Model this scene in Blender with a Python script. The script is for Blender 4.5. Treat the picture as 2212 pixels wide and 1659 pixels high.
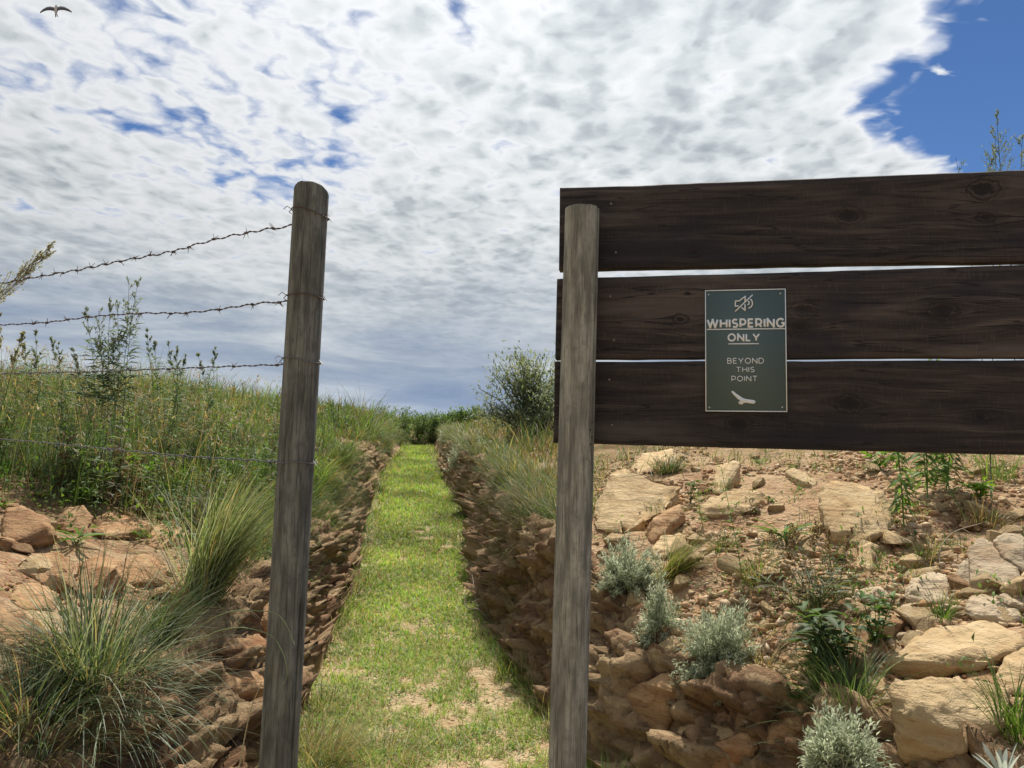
import bpy, bmesh, math, random
import numpy as np
from mathutils import Vector, Matrix

for o in list(bpy.data.objects): bpy.data.objects.remove(o)
scene = bpy.context.scene
COL = scene.collection
R = math.radians

# ------------------------------------------------------------------ camera
W0, H0, F0 = 2212.0, 1659.0, 1661.0          # photograph measured at this size
EYE = np.array([0.0, 0.0, 1.45])
PITCH, ROLL = R(4.76), R(1.75)
_f = np.array([0, math.cos(PITCH), math.sin(PITCH)])
_r = np.array([1.0, 0, 0]); _u = np.array([0, -math.sin(PITCH), math.cos(PITCH)])
_rr = _r*math.cos(ROLL) + _u*math.sin(ROLL)
_uu = _u*math.cos(ROLL) - _r*math.sin(ROLL)
cam_d = bpy.data.cameras.new('camera'); cam = bpy.data.objects.new('camera', cam_d); COL.objects.link(cam)
cam_d.sensor_width = 36; cam_d.lens = 36*F0/W0; cam_d.clip_start = 0.05; cam_d.clip_end = 2000
m = Matrix.Identity(4)
for i in range(3):
    m[i][0] = _rr[i]; m[i][1] = _uu[i]; m[i][2] = -_f[i]; m[i][3] = EYE[i]
cam.matrix_world = m
scene.camera = cam

# ------------------------------------------------------------------ sun
SUN_EL, SUN_AZ = R(60), R(9)                # azimuth from +Y towards +X
sdir = Vector((math.sin(SUN_AZ)*math.cos(SUN_EL), math.cos(SUN_AZ)*math.cos(SUN_EL), math.sin(SUN_EL)))
sun_d = bpy.data.lights.new('sun', 'SUN'); sun = bpy.data.objects.new('sun', sun_d); COL.objects.link(sun)
sun_d.energy = 5.0; sun_d.angle = R(1.2); sun_d.color = (1.0, 0.94, 0.85)
sun.rotation_euler = sdir.to_track_quat('Z', 'Y').to_euler()
sun.location = (3, 6, 12)

# ------------------------------------------------------------------ exposure
vs = scene.view_settings
vs.view_transform = 'Standard'; vs.look = 'None'; vs.exposure = 0.30; vs.gamma = 1.0
vs.use_curve_mapping = False

# ------------------------------------------------------------------ node helper
class NT:
    def __init__(s, tree): s.t = tree; tree.nodes.clear()
    def n(s, typ, ins=None, **kw):
        nd = s.t.nodes.new(typ)
        for k, v in kw.items(): setattr(nd, k, v)
        for k, v in (ins or {}).items(): s.put(nd.inputs[k], v)
        return nd
    def put(s, sock, v):
        if isinstance(v, bpy.types.NodeSocket): s.t.links.new(v, sock)
        elif isinstance(v, bpy.types.Node): s.t.links.new(v.outputs[0], sock)
        else:
            if hasattr(sock.default_value, '__len__') and len(sock.default_value) == 4 and len(v) == 3: v = (*v, 1)
            sock.default_value = v
    def m(s, op, a, b=0.0, c=0.0, clamp=False):
        nd = s.t.nodes.new('ShaderNodeMath'); nd.operation = op; nd.use_clamp = clamp
        for i, v in enumerate((a, b, c)): s.put(nd.inputs[i], v)
        return nd.outputs[0]
    def v(s, op, a, b=(0, 0, 0), sc=None):
        nd = s.t.nodes.new('ShaderNodeVectorMath'); nd.operation = op
        s.put(nd.inputs[0], a); s.put(nd.inputs[1], b)
        if sc is not None: s.put(nd.inputs['Scale'], sc)
        return nd.outputs['Value'] if op in ('DOT_PRODUCT', 'LENGTH', 'DISTANCE') else nd.outputs[0]
    def mix(s, f, a, b, blend='MIX'):
        nd = s.t.nodes.new('ShaderNodeMix'); nd.data_type = 'RGBA'; nd.blend_type = blend
        s.put(nd.inputs[0], f); s.put(nd.inputs[6], a); s.put(nd.inputs[7], b)
        return nd.outputs[2]
    def ss(s, x, lo, hi, a=0.0, b=1.0):
        nd = s.t.nodes.new('ShaderNodeMapRange'); nd.interpolation_type = 'SMOOTHSTEP'
        for k, v in zip(('Value', 'From Min', 'From Max', 'To Min', 'To Max'), (x, lo, hi, a, b)): s.put(nd.inputs[k], v)
        return nd.outputs[0]
    def noise(s, vec, scale, detail=3.0, rough=0.5, dist=0.0, col=False):
        nd = s.n('ShaderNodeTexNoise', {'Vector': vec, 'Scale': scale, 'Detail': detail, 'Roughness': rough, 'Distortion': dist})
        return nd.outputs[1 if col else 0]
    def vor(s, vec, scale, feature='F1', smooth=0.6, out=0, rnd=1.0):
        nd = s.t.nodes.new('ShaderNodeTexVoronoi'); nd.feature = feature
        s.put(nd.inputs['Vector'], vec); s.put(nd.inputs['Scale'], scale); s.put(nd.inputs['Randomness'], rnd)
        if feature == 'SMOOTH_F1': s.put(nd.inputs['Smoothness'], smooth)
        return nd.outputs[out]
    def ramp(s, fac, stops, interp='LINEAR'):
        nd = s.t.nodes.new('ShaderNodeValToRGB'); cr = nd.color_ramp; cr.interpolation = interp
        while len(cr.elements) < len(stops): cr.elements.new(0.5)
        for e, (p, c) in zip(cr.elements, stops):
            e.position = p; e.color = (*c, 1) if len(c) == 3 else c
        s.put(nd.inputs[0], fac)
        return nd.outputs[0]

# ------------------------------------------------------------------ sky: Nishita blue behind a layer of broken altocumulus
world = bpy.data.worlds.new('World'); scene.world = world; world.use_nodes = True
w = NT(world.node_tree)
sky = w.n('ShaderNodeTexSky', sky_type='NISHITA', sun_disc=False, sun_elevation=SUN_EL, sun_rotation=SUN_AZ,
          altitude=1800, air_density=1.0, dust_density=0.1, ozone_density=3.0)
tc = w.n('ShaderNodeTexCoord')
D = w.v('NORMALIZE', tc.outputs['Generated'])
sx = w.n('ShaderNodeSeparateXYZ', {0: D})
dz = w.m('MAXIMUM', sx.outputs[2], 0.0)
k = w.m('DIVIDE', 1.0, w.m('ADD', dz, 0.07))
P = w.n('ShaderNodeCombineXYZ', {0: w.m('MULTIPLY', sx.outputs[0], k), 1: w.m('MULTIPLY', sx.outputs[1], k), 2: 0.0}).outputs[0]
ps = w.n('ShaderNodeSeparateXYZ', {0: P})
px_, py_ = ps.outputs[0], ps.outputs[1]
warp = w.v('SCALE', w.v('SUBTRACT', w.noise(P, 5.0, 4, 0.6, col=True), (0.5, 0.5, 0.5)), sc=0.16)
PW = w.v('ADD', P, warp)
big = w.noise(w.v('ADD', P, (3.1, 7.7, 0)), 0.75, 2, 0.5)
mid = w.noise(w.v('ADD', PW, (11.0, 2.0, 0)), 2.2, 5, 0.55)
rot = w.n('ShaderNodeMapping', {'Vector': PW, 'Rotation': (0, 0, R(34)), 'Scale': (11.0, 8.0, 1.0)}).outputs[0]
cell = w.vor(rot, 1.0, 'SMOOTH_F1', 0.7)
rot2 = w.n('ShaderNodeMapping', {'Vector': PW, 'Rotation': (0, 0, R(20)), 'Scale': (24.0, 17.0, 1.0)}).outputs[0]
cell2 = w.vor(rot2, 1.0, 'SMOOTH_F1', 0.6)
fine = w.noise(w.v('ADD', PW, (1.0, 5.0, 0)), 14.0, 6, 0.62)
low = w.ss(dz, 0.27, 0.06)
# clear blue gap at the right with a ragged, wispy edge
edge = w.m('SUBTRACT', w.m('SUBTRACT', px_, 0.82), w.m('MULTIPLY', w.m('MAXIMUM', w.m('SUBTRACT', py_, 1.86), 0.0), 1.5))
edge = w.m('ADD', edge, w.m('MULTIPLY', w.m('SUBTRACT', mid, 0.5), 0.24))
edge = w.m('ADD', edge, w.m('MULTIPLY', w.m('SUBTRACT', fine, 0.5), 0.16))
wisp = w.noise(w.n('ShaderNodeMapping', {'Vector': PW, 'Rotation': (0, 0, R(-30)), 'Scale': (0.8, 4.2, 1)}).outputs[0], 1.5, 6, 0.6)
gap = w.m('MULTIPLY', w.ss(edge, -0.16, 0.30), w.ss(wisp, 0.90, 0.48))
gl = w.v('LENGTH', w.v('MULTIPLY', w.v('SUBTRACT', P, (-0.62, 1.70, 0)), (1.0, 0.9, 0)))
thin = w.ss(gl, 1.1, 0.1)
T = w.m('ADD', 0.45, w.m('MULTIPLY', w.m('SUBTRACT', big, 0.5), 0.55))
T = w.m('ADD', T, w.m('MULTIPLY', w.m('SUBTRACT', mid, 0.5), 0.72))
T = w.m('ADD', T, w.m('MULTIPLY', w.m('SUBTRACT', 0.42, cell), w.m('SUBTRACT', 0.44, w.m('MULTIPLY', low, 0.28))))
T = w.m('ADD', T, w.m('MULTIPLY', w.m('SUBTRACT', 0.42, cell2), w.m('SUBTRACT', 0.30, w.m('MULTIPLY', low, 0.24))))
T = w.m('ADD', T, w.m('MULTIPLY', w.m('SUBTRACT', fine, 0.5), 0.40))
T = w.m('SUBTRACT', T, w.m('MULTIPLY', thin, 0.185))
T = w.m('ADD', T, w.m('MULTIPLY', low, 0.10))
T = w.m('SUBTRACT', T, w.m('MULTIPLY', gap, 1.15))
alpha = w.ss(T, -0.12, 0.24)
sd = w.v('DOT_PRODUCT', D, tuple(sdir))
glow = w.m('POWER', w.m('MAXIMUM', sd, 0.0), 2.2)
# thin cloud transmits the sun (white), thick cloud is grey underneath
shade = w.ramp(T, [(0.0, (0.90, 0.94, 1.0)), (0.22, (0.94, 0.96, 0.98)), (0.40, (0.77, 0.815, 0.84)), (0.62, (0.53, 0.58, 0.62)), (0.95, (0.34, 0.39, 0.44))])
lum = w.m('ADD', 0.47, w.m('MULTIPLY', glow, 0.54))
cloud = w.v('SCALE', shade, sc=lum)
# towards the horizon the layer is seen edge on: long flat banks, bluish through the air
AE = w.n('ShaderNodeCombineXYZ', {0: w.m('MULTIPLY', w.m('ARCTAN2', sx.outputs[0], sx.outputs[1]), 2.6), 1: w.m('MULTIPLY', dz, 17.0), 2: 0.0}).outputs[0]
bank = w.noise(w.v('ADD', AE, (4.3, 1.2, 0.0)), 1.0, 6, 0.58, 0.7)
banks = w.ramp(bank, [(0.30, (0.17, 0.24, 0.37)), (0.44, (0.27, 0.33, 0.43)), (0.54, (0.42, 0.47, 0.53)), (0.66, (0.60, 0.64, 0.67))])
cloud = w.mix(w.m('MULTIPLY', w.ss(dz, 0.28, 0.08), 0.82), cloud, banks)
cloud = w.mix(w.m('MULTIPLY', w.ss(dz, 0.11, 0.0), 0.55), cloud, (0.16, 0.25, 0.44))
alpha = w.m('MAXIMUM', alpha, w.m('MULTIPLY', w.ss(dz, 0.16, 0.05), w.m('SUBTRACT', 1.0, gap)))
blue = w.v('SCALE', w.v('MULTIPLY', sky.outputs[0], (0.62, 0.80, 1.0)), sc=0.076)
final = w.mix(alpha, blue, cloud)
bg = w.n('ShaderNodeBackground', {'Color': w.v('SCALE', final, sc=10.0), 'Strength': 0.1})
w.n('ShaderNodeOutputWorld', {'Surface': bg})

# ------------------------------------------------------------------ small tools
rng = np.random.default_rng(11)
random.seed(5)

def tag(o, label=None, cat=None, group=None, kind=None):
    if label: o['label'] = label
    if cat: o['category'] = cat
    if group: o['group'] = group
    if kind: o['kind'] = kind
    return o
def thing(name, label, cat, loc, group=None):
    o = bpy.data.objects.new(name, None); COL.objects.link(o)
    o.empty_display_size = 0.05; o.location = tuple(float(c) for c in loc)
    return tag(o, label, cat, group)

def ray(px, py):
    d = _f + (px-W0/2)/F0*_rr + (H0/2-py)/F0*_uu
    return d
def at_depth(px, py, Y):
    d = ray(px, py); return EYE + d*(Y/d[1])
def to_px(P):
    q = np.asarray(P) - EYE
    z = q@_f; return W0/2 + F0*(q@_rr)/z, H0/2 - F0*(q@_uu)/z

def _hash(i, j, k):
    n = (i.astype(np.int64)*374761393 + j.astype(np.int64)*668265263 + k*1274126177) & 0xffffffff
    n = ((n ^ (n >> 13))*1274126177) & 0xffffffff
    n = ((n ^ (n >> 16))*2246822519) & 0xffffffff
    return ((n ^ (n >> 15)) & 0xffffff)/float(0xffffff)
def vnoise(x, y, seed=0):
    x = np.asarray(x, float); y = np.asarray(y, float)
    i = np.floor(x); j = np.floor(y); u = x-i; v = y-j
    u = u*u*u*(u*(u*6-15)+10); v = v*v*v*(v*(v*6-15)+10)
    a = _hash(i, j, seed); b = _hash(i+1, j, seed); c = _hash(i, j+1, seed); d = _hash(i+1, j+1, seed)
    return (a*(1-u)+b*u)*(1-v) + (c*(1-u)+d*u)*v - 0.5
def fbm(x, y, sc=1.0, octv=4, seed=0, rough=0.5):
    t = 0; a = 1.0
    for o in range(octv):
        t = t + a*vnoise(x*sc+o*17.3, y*sc-o*9.1, seed+o); sc *= 2.03; a *= rough
    return t
def cells(x, y, sc, seed=0):
    """worley: (distance, random value of nearest cell)"""
    x = x*sc; y = y*sc; i = np.floor(x); j = np.floor(y)
    best = np.full(x.shape, 9.0); val = np.zeros(x.shape)
    for a in (-1, 0, 1):
        for b in (-1, 0, 1):
            ci = i+a; cj = j+b
            d = np.hypot(ci+_hash(ci, cj, seed)-x, cj+_hash(ci, cj, seed+5)-y)
            h = _hash(ci, cj, seed+9); k = d < best
            best = np.where(k, d, best); val = np.where(k, h, val)
    return best, val
def sstep(a, b, x):
    t = np.clip((x-a)/(b-a), 0, 1); return t*t*(3-2*t)
def smooth_interp(x, xs, ys):
    """monotone-ish cubic through knots"""
    xs = np.asarray(xs, float); ys = np.asarray(ys, float)
    m = np.gradient(ys, xs); x = np.clip(x, xs[0], xs[-1])
    i = np.clip(np.searchsorted(xs, x)-1, 0, len(xs)-2); h = xs[i+1]-xs[i]; t = (x-xs[i])/h
    return ((2*t**3-3*t**2+1)*ys[i] + (t**3-2*t**2+t)*h*m[i] + (-2*t**3+3*t**2)*ys[i+1] + (t**3-t**2)*h*m[i+1])

def mesh_object(name, V, Q, mat, parent=None, col=None, smooth=False, attrs=None):
    """one mesh object from vertex array and list of face arrays (each n x k)"""
    V = np.asarray(V, np.float32)
    if parent is not None: V = V - np.array(parent.matrix_basis.translation, np.float32)
    me = bpy.data.meshes.new(name); me.vertices.add(len(V)); me.vertices.foreach_set('co', V.ravel())
    Q = [np.asarray(q, np.int32) for q in Q if len(q)]
    idx = np.concatenate([q.ravel() for q in Q]); sizes = np.concatenate([np.full(len(q), q.shape[1], np.int32) for q in Q])
    me.loops.add(len(idx)); me.loops.foreach_set('vertex_index', idx)
    me.polygons.add(len(sizes)); me.polygons.foreach_set('loop_start', np.concatenate([[0], np.cumsum(sizes)[:-1]]).astype(np.int32))
    if smooth: me.polygons.foreach_set('use_smooth', np.ones(len(sizes), bool))
    if col is not None:
        a = me.color_attributes.new('Col', 'FLOAT_COLOR', 'POINT')
        c = np.ones((len(V), 4), np.float32); c[:, :3] = col; a.data.foreach_set('color', c.ravel())
    for k, arr in (attrs or {}).items():
        a = me.attributes.new(k, 'FLOAT', 'POINT'); a.data.foreach_set('value', np.asarray(arr, np.float32))
    me.update(calc_edges=True); me.validate()
    if mat: me.materials.append(mat)
    o = bpy.data.objects.new(name, me); COL.objects.link(o); o.parent = parent
    return o

class MB:
    """collects vertices, faces and colours; build() links ONE mesh object"""
    def __init__(s): s.V = []; s.C = []; s.Q = {}; s.n = 0
    def add(s, V, faces, col):
        V = np.asarray(V, float).reshape(-1, 3); C = np.broadcast_to(np.asarray(col, float), V.shape) if np.ndim(col) < 2 else np.asarray(col)
        s.V.append(V); s.C.append(C)
        for f in faces:
            f = np.asarray(f)
            if len(f): s.Q.setdefault(f.shape[1], []).append(f+s.n)
        s.n += len(V)
    def tube(s, pts, rad, col, sides=5, cap=True):
        pts = np.asarray(pts, float); n = len(pts); rad = np.broadcast_to(np.asarray(rad, float), (n,))
        t = np.gradient(pts, axis=0); t /= np.linalg.norm(t, axis=1)[:, None]+1e-9
        ref = np.array([0.31, 0.17, 0.93]) if abs(t[0][2]) < 0.85 else np.array([0.9, 0.3, 0.1])
        a = np.cross(t, ref); a /= np.linalg.norm(a, axis=1)[:, None]+1e-9; b = np.cross(t, a)
        ang = np.arange(sides)/sides*2*np.pi
        V = pts[:, None]+rad[:, None, None]*(a[:, None]*np.cos(ang)[None, :, None]+b[:, None]*np.sin(ang)[None, :, None])
        i = np.arange(n-1)[:, None]*sides; j = np.arange(sides)[None]; j2 = (j+1) % sides
        q = np.stack([i+j, i+j2, i+sides+j2, i+sides+j], -1).reshape(-1, 4)
        fs = [q]
        if cap: fs += [np.arange(sides)[None], (np.arange(sides)[::-1]+(n-1)*sides)[None]]
        s.add(V.reshape(-1, 3), fs, col)
    def blades(s, P, az, tilt, L, Wd, droop, col, seg=3, twist=0.0, tip=None):
        """grass blades, all arguments arrays of N: tapered ribbons bending away from the vertical"""
        P = np.asarray(P, float); N = len(P)
        if not N: return
        g = lambda a: np.broadcast_to(np.asarray(a, float), (N,))
        az, tilt, L, Wd, droop = map(g, (az, tilt, L, Wd, droop)); col = np.broadcast_to(np.asarray(col, float), (N, 3))
        hd = np.stack([np.cos(az), np.sin(az), 0*az], 1)
        wa = az+np.pi/2+rng.uniform(-0.6, 0.6, N)+twist
        wv = np.stack([np.cos(wa), np.sin(wa), 0*az], 1)
        cur = P.copy(); rows = []; cols = []
        for k in range(seg+1):
            t = k/seg; wk = Wd*(1-t)**0.6*0.5 if k < seg else Wd*0.03
            rows.append(cur-wv*wk[:, None] if k < seg else cur-wv*(Wd*0.04)[:, None]); rows.append(cur+wv*wk[:, None] if k < seg else cur+wv*(Wd*0.04)[:, None])
            c = col if tip is None else col*(1-t)+np.asarray(tip)*t
            cols += [c, c]
            th = tilt+droop*(t+0.5/seg)
            cur = cur+(hd*np.sin(th)[:, None]+np.array([0, 0, 1.0])*np.cos(th)[:, None])*(L/seg)[:, None]
        V = np.stack(rows, 1).reshape(-1, 3); C = np.stack(cols, 1).reshape(-1, 3)
        b = np.arange(N)[:, None]*(2*(seg+1))+np.arange(seg)[None]*2
        q = np.stack([b, b+1, b+3, b+2], -1).reshape(-1, 4)
        s.add(V, [q], C)
    def leaves(s, P, Dr, L, Wd, col, curl=0.25, up=None):
        """pointed leaves: 6-vertex, folded and curling"""
        P = np.asarray(P, float); N = len(P)
        if not N: return
        Dr = Dr/(np.linalg.norm(Dr, axis=1)[:, None]+1e-9)
        L = np.broadcast_to(np.asarray(L, float), (N,))[:, None]; Wd = np.broadcast_to(np.asarray(Wd, float), (N,))[:, None]
        upv = np.array([0, 0, 1.0]) + rng.normal(0, 0.35, (N, 3)) if up is None else up
        sd = np.cross(Dr, upv); sd /= np.linalg.norm(sd, axis=1)[:, None]+1e-9
        nr = np.cross(sd, Dr)
        mid = P+Dr*L*0.5+nr*L*0.06; tip = P+Dr*L-nr*L*curl
        a = P+Dr*L*0.42+sd*Wd*0.5+nr*Wd*0.28; b = P+Dr*L*0.42-sd*Wd*0.5+nr*Wd*0.28
        V = np.stack([P, a, mid, b, tip], 1).reshape(-1, 3)
        i = np.arange(N)[:, None]*5
        t = np.concatenate([i+[[0, 1, 2]], i+[[0, 2, 3]], i+[[1, 4, 2]], i+[[2, 4, 3]]])
        C = np.repeat(np.broadcast_to(np.asarray(col, float), (N, 3)), 5, 0)
        s.add(V, [t], C)
    def build(s, name, mat, parent=None, smooth=False):
        return mesh_object(name, np.concatenate(s.V), [np.concatenate(q) for q in s.Q.values()], mat, parent, np.concatenate(s.C), smooth)

# ------------------------------------------------------------------ terrain shape: a trench path cut into a stony rise
YK = [0, 3, 4.5, 5.5, 6.5, 8, 10, 13, 17, 22, 30, 45, 80]
ZK = [0.0, 0.12, 0.18, 0.25, 0.38, 0.60, 0.80, 1.02, 1.22, 1.42, 1.55, 1.6, 1.0]
EL = np.array([(-3.4, -1.5), (-2.3, 0.3), (-1.75, 1.2), (-1.35, 1.9), (-1.08, 2.5), (-0.98, 3.1), (-1.0, 3.8), (-1.09, 4.5), (-1.19, 5.5), (-1.22, 6.2), (-1.42, 7.3), (-1.64, 9), (-2.12, 13), (-2.5, 17), (-3.05, 22), (-4.6, 26), (-7.6, 30), (-14, 36), (-30, 46)])
ER = np.array([(3.4, -1.5), (2.6, 0.3), (1.75, 1.4), (1.22, 2.1), (0.92, 2.55), (0.66, 2.85), (0.47, 3.2), (0.30, 3.8), (0.17, 4.4), (-0.06, 5.2), (-0.18, 6.1), (-0.36, 8.3), (-0.82, 11), (-1.25, 14), (-1.68, 18), (-2.22, 22), (-3.3, 25.5), (-5.6, 28.6), (-12, 34), (-28, 44)])
def poly_dist(x, y, E):
    best = np.full(x.shape, 1e9); yn = np.zeros(x.shape)
    for (ax, ay), (bx, by) in zip(E[:-1], E[1:]):
        dx, dy = bx-ax, by-ay
        t = np.clip(((x-ax)*dx+(y-ay)*dy)/(dx*dx+dy*dy), 0, 1)
        d = np.hypot(x-ax-t*dx, y-ay-t*dy); k = d < best
        best = np.where(k, d, best); yn = np.where(k, ay+t*dy, yn)
    return best, yn
def shape(x, y):
    zp = smooth_interp(y, YK, ZK)
    dl, yl = poly_dist(x, y, EL); dr, yr = poly_dist(x, y, ER)
    xl = np.interp(y, EL[:, 1], EL[:, 0]); xr = np.interp(y, ER[:, 1], ER[:, 0])
    sl = np.where(x < xl, dl, -dl); sr = np.where(x > xr, dr, -dr)
    _, c1 = cells(x+0.05*vnoise(x*9, y*9, 3), y, 5.5, 21); _, c2 = cells(x, y*0.8, 11.0, 33)
    wob = 0.07*fbm(x, y, 2.3, 3, 7)+0.09*(c1-0.5)+0.04*(c2-0.5)
    hl = np.interp(yl, [0, 2, 3, 4.5, 6, 9, 13, 22, 30], [.30, .38, .42, .46, .46, .42, .40, .38, .5])
    hr = np.interp(yr, [0, 2.2, 2.9, 3.6, 4.4, 6, 8, 12, 22, 30], [.40, .45, .48, .60, .76, .66, .50, .40, .38, .6])
    ptl = np.interp(yl, [0, 2, 5, 9, 13, 22, 30, 60], [1.25, 1.38, 1.50, 1.68, 1.98, 2.42, 2.6, 2.2])
    ptr = np.interp(yr, [0, 2, 4, 6, 8, 11, 15, 22, 30, 60], [1.30, 1.44, 1.46, 1.62, 1.9, 2.2, 2.3, 2.45, 2.55, 2.2])
    def bank(s, h, pt, ww, Ls):
        wl = sstep(0.06, ww+0.06, s+wob*0.35); g = 1-np.exp(-np.maximum(s-ww*0.6, 0)/Ls)
        b = zp+h*wl; return b+np.maximum(pt-b, 0)*g, wl
    zl, wl = bank(sl, hl, ptl, 0.34, 2.1); zr, wr = bank(sr, hr, ptr, 0.17, 1.9)
    left = sl > -0.15; right = sr > -0.15
    z = np.where(left, np.maximum(zl, zp), np.where(right, np.maximum(zr, zp), zp))
    wall = np.where(left, wl, np.where(right, wr, 0))
    steep = 4*wall*(1-wall)
    out = np.maximum(np.maximum(sl, sr), 0)
    rough = sstep(0.05, 0.4, out)
    z = z+0.018*fbm(x, y, 3.0, 3, 41)
    z = z+rough*(0.10*fbm(x, y, 0.9, 3, 51)+0.06*fbm(x, y, 4.0, 3, 61))*sstep(80, 20, y)
    z = z+(0.05*(c1-0.5)+0.03*(c2-0.5))*steep
    # the plateau falls away behind the crest
    r = np.hypot(x, y); z = z-3.2*sstep(30, 130, r)-0.05*np.maximum(r-60, 0)
    return z, sl, sr, wall
def axis(core0, core1, step, lo, hi, grow):
    a = list(np.arange(core0, core1+1e-6, step)); st = step; v = a[-1]
    while v < hi: st *= grow; v += st; a.append(v)
    st = step; v = a[0]; b = []
    while v > lo: st *= grow; v -= st; b.append(v)
    return np.array(b[::-1]+a)
GX = axis(-3.1, 2.3, 0.02, -420, 420, 1.075)
GY = axis(1.7, 6.4, 0.02, -60, 60, 1.016)
GY = np.concatenate([GY, GY[-1]+np.cumsum(1.5*1.12**np.arange(33))])
_X, _Y = np.meshgrid(GX, GY)
ZG, SL, SR, WALL = shape(_X, _Y)
def bil(A, x, y):
    x = np.asarray(x, float); y = np.asarray(y, float)
    i = np.clip(np.searchsorted(GX, x)-1, 0, len(GX)-2); j = np.clip(np.searchsorted(GY, y)-1, 0, len(GY)-2)
    u = np.clip((x-GX[i])/(GX[i+1]-GX[i]), 0, 1); v = np.clip((y-GY[j])/(GY[j+1]-GY[j]), 0, 1)
    return (A[j, i]*(1-u)+A[j, i+1]*u)*(1-v)+(A[j+1, i]*(1-u)+A[j+1, i+1]*u)*v
def ground(x, y): return bil(ZG, x, y)
_ts = 1.3*1.006**np.arange(620)
def hit(px, py):
    d = ray(px, py); P = EYE+d[None]*_ts[:, None]
    below = P[:, 2] < ground(P[:, 0], P[:, 1])
    k = int(np.argmax(below)) if below.any() else len(_ts)-1
    p = P[k].copy(); p[2] = ground(p[0], p[1]); return p
def normal(x, y, e=0.06):
    n = np.array([ground(x-e, y)-ground(x+e, y), ground(x, y-e)-ground(x, y+e), 2*e]); return n/np.linalg.norm(n)

# ------------------------------------------------------------------ materials
def mat(name):
    m = bpy.data.materials.new(name); m.use_nodes = True; return m, NT(m.node_tree)
def finish(t, base, rough=0.9, spec=0.15, bump=None, bs=0.5, bd=0.02):
    ins = {'Base Color': base, 'Roughness': rough, 'Specular IOR Level': spec}
    if bump is not None:
        ins['Normal'] = t.n('ShaderNodeBump', {'Height': bump, 'Strength': bs, 'Distance': bd}).outputs[0]
    p = t.n('ShaderNodeBsdfPrincipled', ins); t.n('ShaderNodeOutputMaterial', {'Surface': p}); return p

def foliage_mat(name, trans=0.4, rough=0.5, spec=0.35, yellow=(1.15, 1.1, 0.6)):
    m, t = mat(name)
    c = t.n('ShaderNodeAttribute', attribute_name='Col').outputs['Color']
    g = t.n('ShaderNodeTexCoord').outputs['Object']
    c = t.mix(t.m('MULTIPLY', t.noise(g, 40, 2), 0.35), c, t.v('MULTIPLY', c, (0.6, 0.65, 0.6)))
    p = t.n('ShaderNodeBsdfPrincipled', {'Base Color': c, 'Roughness': rough, 'Specular IOR Level': spec})
    tr = t.n('ShaderNodeBsdfTranslucent', {'Color': t.v('MULTIPLY', c, yellow)})
    mx = t.n('ShaderNodeMixShader', {0: trans, 1: p.outputs[0], 2: tr.outputs[0]})
    t.n('ShaderNodeOutputMaterial', {'Surface': mx}); return m
M_GRASS = foliage_mat('grass_blade', 0.45)
M_LEAF = foliage_mat('green_leaf', 0.45, 0.55, 0.25)
M_SILVER = foliage_mat('silver_leaf', 0.5, 0.8, 0.1, (1.1, 1.1, 1.0))
M_STEM = foliage_mat('plant_stem', 0.0, 0.7, 0.2)

def soil_mat():
    m, t = mat('stony_soil')
    g = t.n('ShaderNodeNewGeometry').outputs['Position']
    zone = t.n('ShaderNodeAttribute', attribute_name='path').outputs['Fac']
    veg = t.n('ShaderNodeAttribute', attribute_name='veg').outputs['Fac']
    n1 = t.noise(g, 1.6, 5, 0.6); n2 = t.noise(g, 9, 6, 0.65); n3 = t.noise(g, 45, 4, 0.6)
    bank = t.ramp(n1, [(0.30, (0.19, 0.095, 0.052)), (0.46, (0.29, 0.175, 0.10)), (0.60, (0.38, 0.26, 0.15)), (0.74, (0.46, 0.34, 0.21))])
    bank = t.mix(t.ss(n2, 0.42, 0.68), bank, (0.42, 0.305, 0.185))
    bank = t.mix(t.m('MULTIPLY', t.ss(n3, 0.5, 0.75), 0.5), bank, (0.17, 0.085, 0.045))
    floor = t.ramp(n2, [(0.3, (0.33, 0.22, 0.12)), (0.5, (0.43, 0.32, 0.19)), (0.7, (0.50, 0.40, 0.26))])
    c = t.mix(zone, bank, floor)
    c = t.mix(t.m('MULTIPLY', veg, t.ss(n2, 0.25, 0.6)), c, t.mix(n3, (0.07, 0.075, 0.025), (0.15, 0.11, 0.05)))
    peb = t.vor(t.v('ADD', g, t.v('SCALE', t.noise(g, 20, 2, col=True), sc=0.03)), 38, 'F1')
    peb2 = t.vor(g, 95, 'F1')
    pc = t.vor(g, 38, 'F1', out=1)
    c = t.mix(t.m('MULTIPLY', t.ss(peb, 0.42, 0.25), 0.35), c, t.v('MULTIPLY', t.v('ADD', pc, (0.6, 0.5, 0.4)), (0.36, 0.27, 0.17)))
    b = t.m('ADD', t.m('MULTIPLY', n2, 1.0), t.m('ADD', t.m('MULTIPLY', n3, 0.55), t.m('ADD', t.m('MULTIPLY', peb, -0.9), t.m('MULTIPLY', peb2, -0.35))))
    finish(t, c, 0.95, 0.08, b, 0.75, 0.022); return m
M_SOIL = soil_mat()

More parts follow.
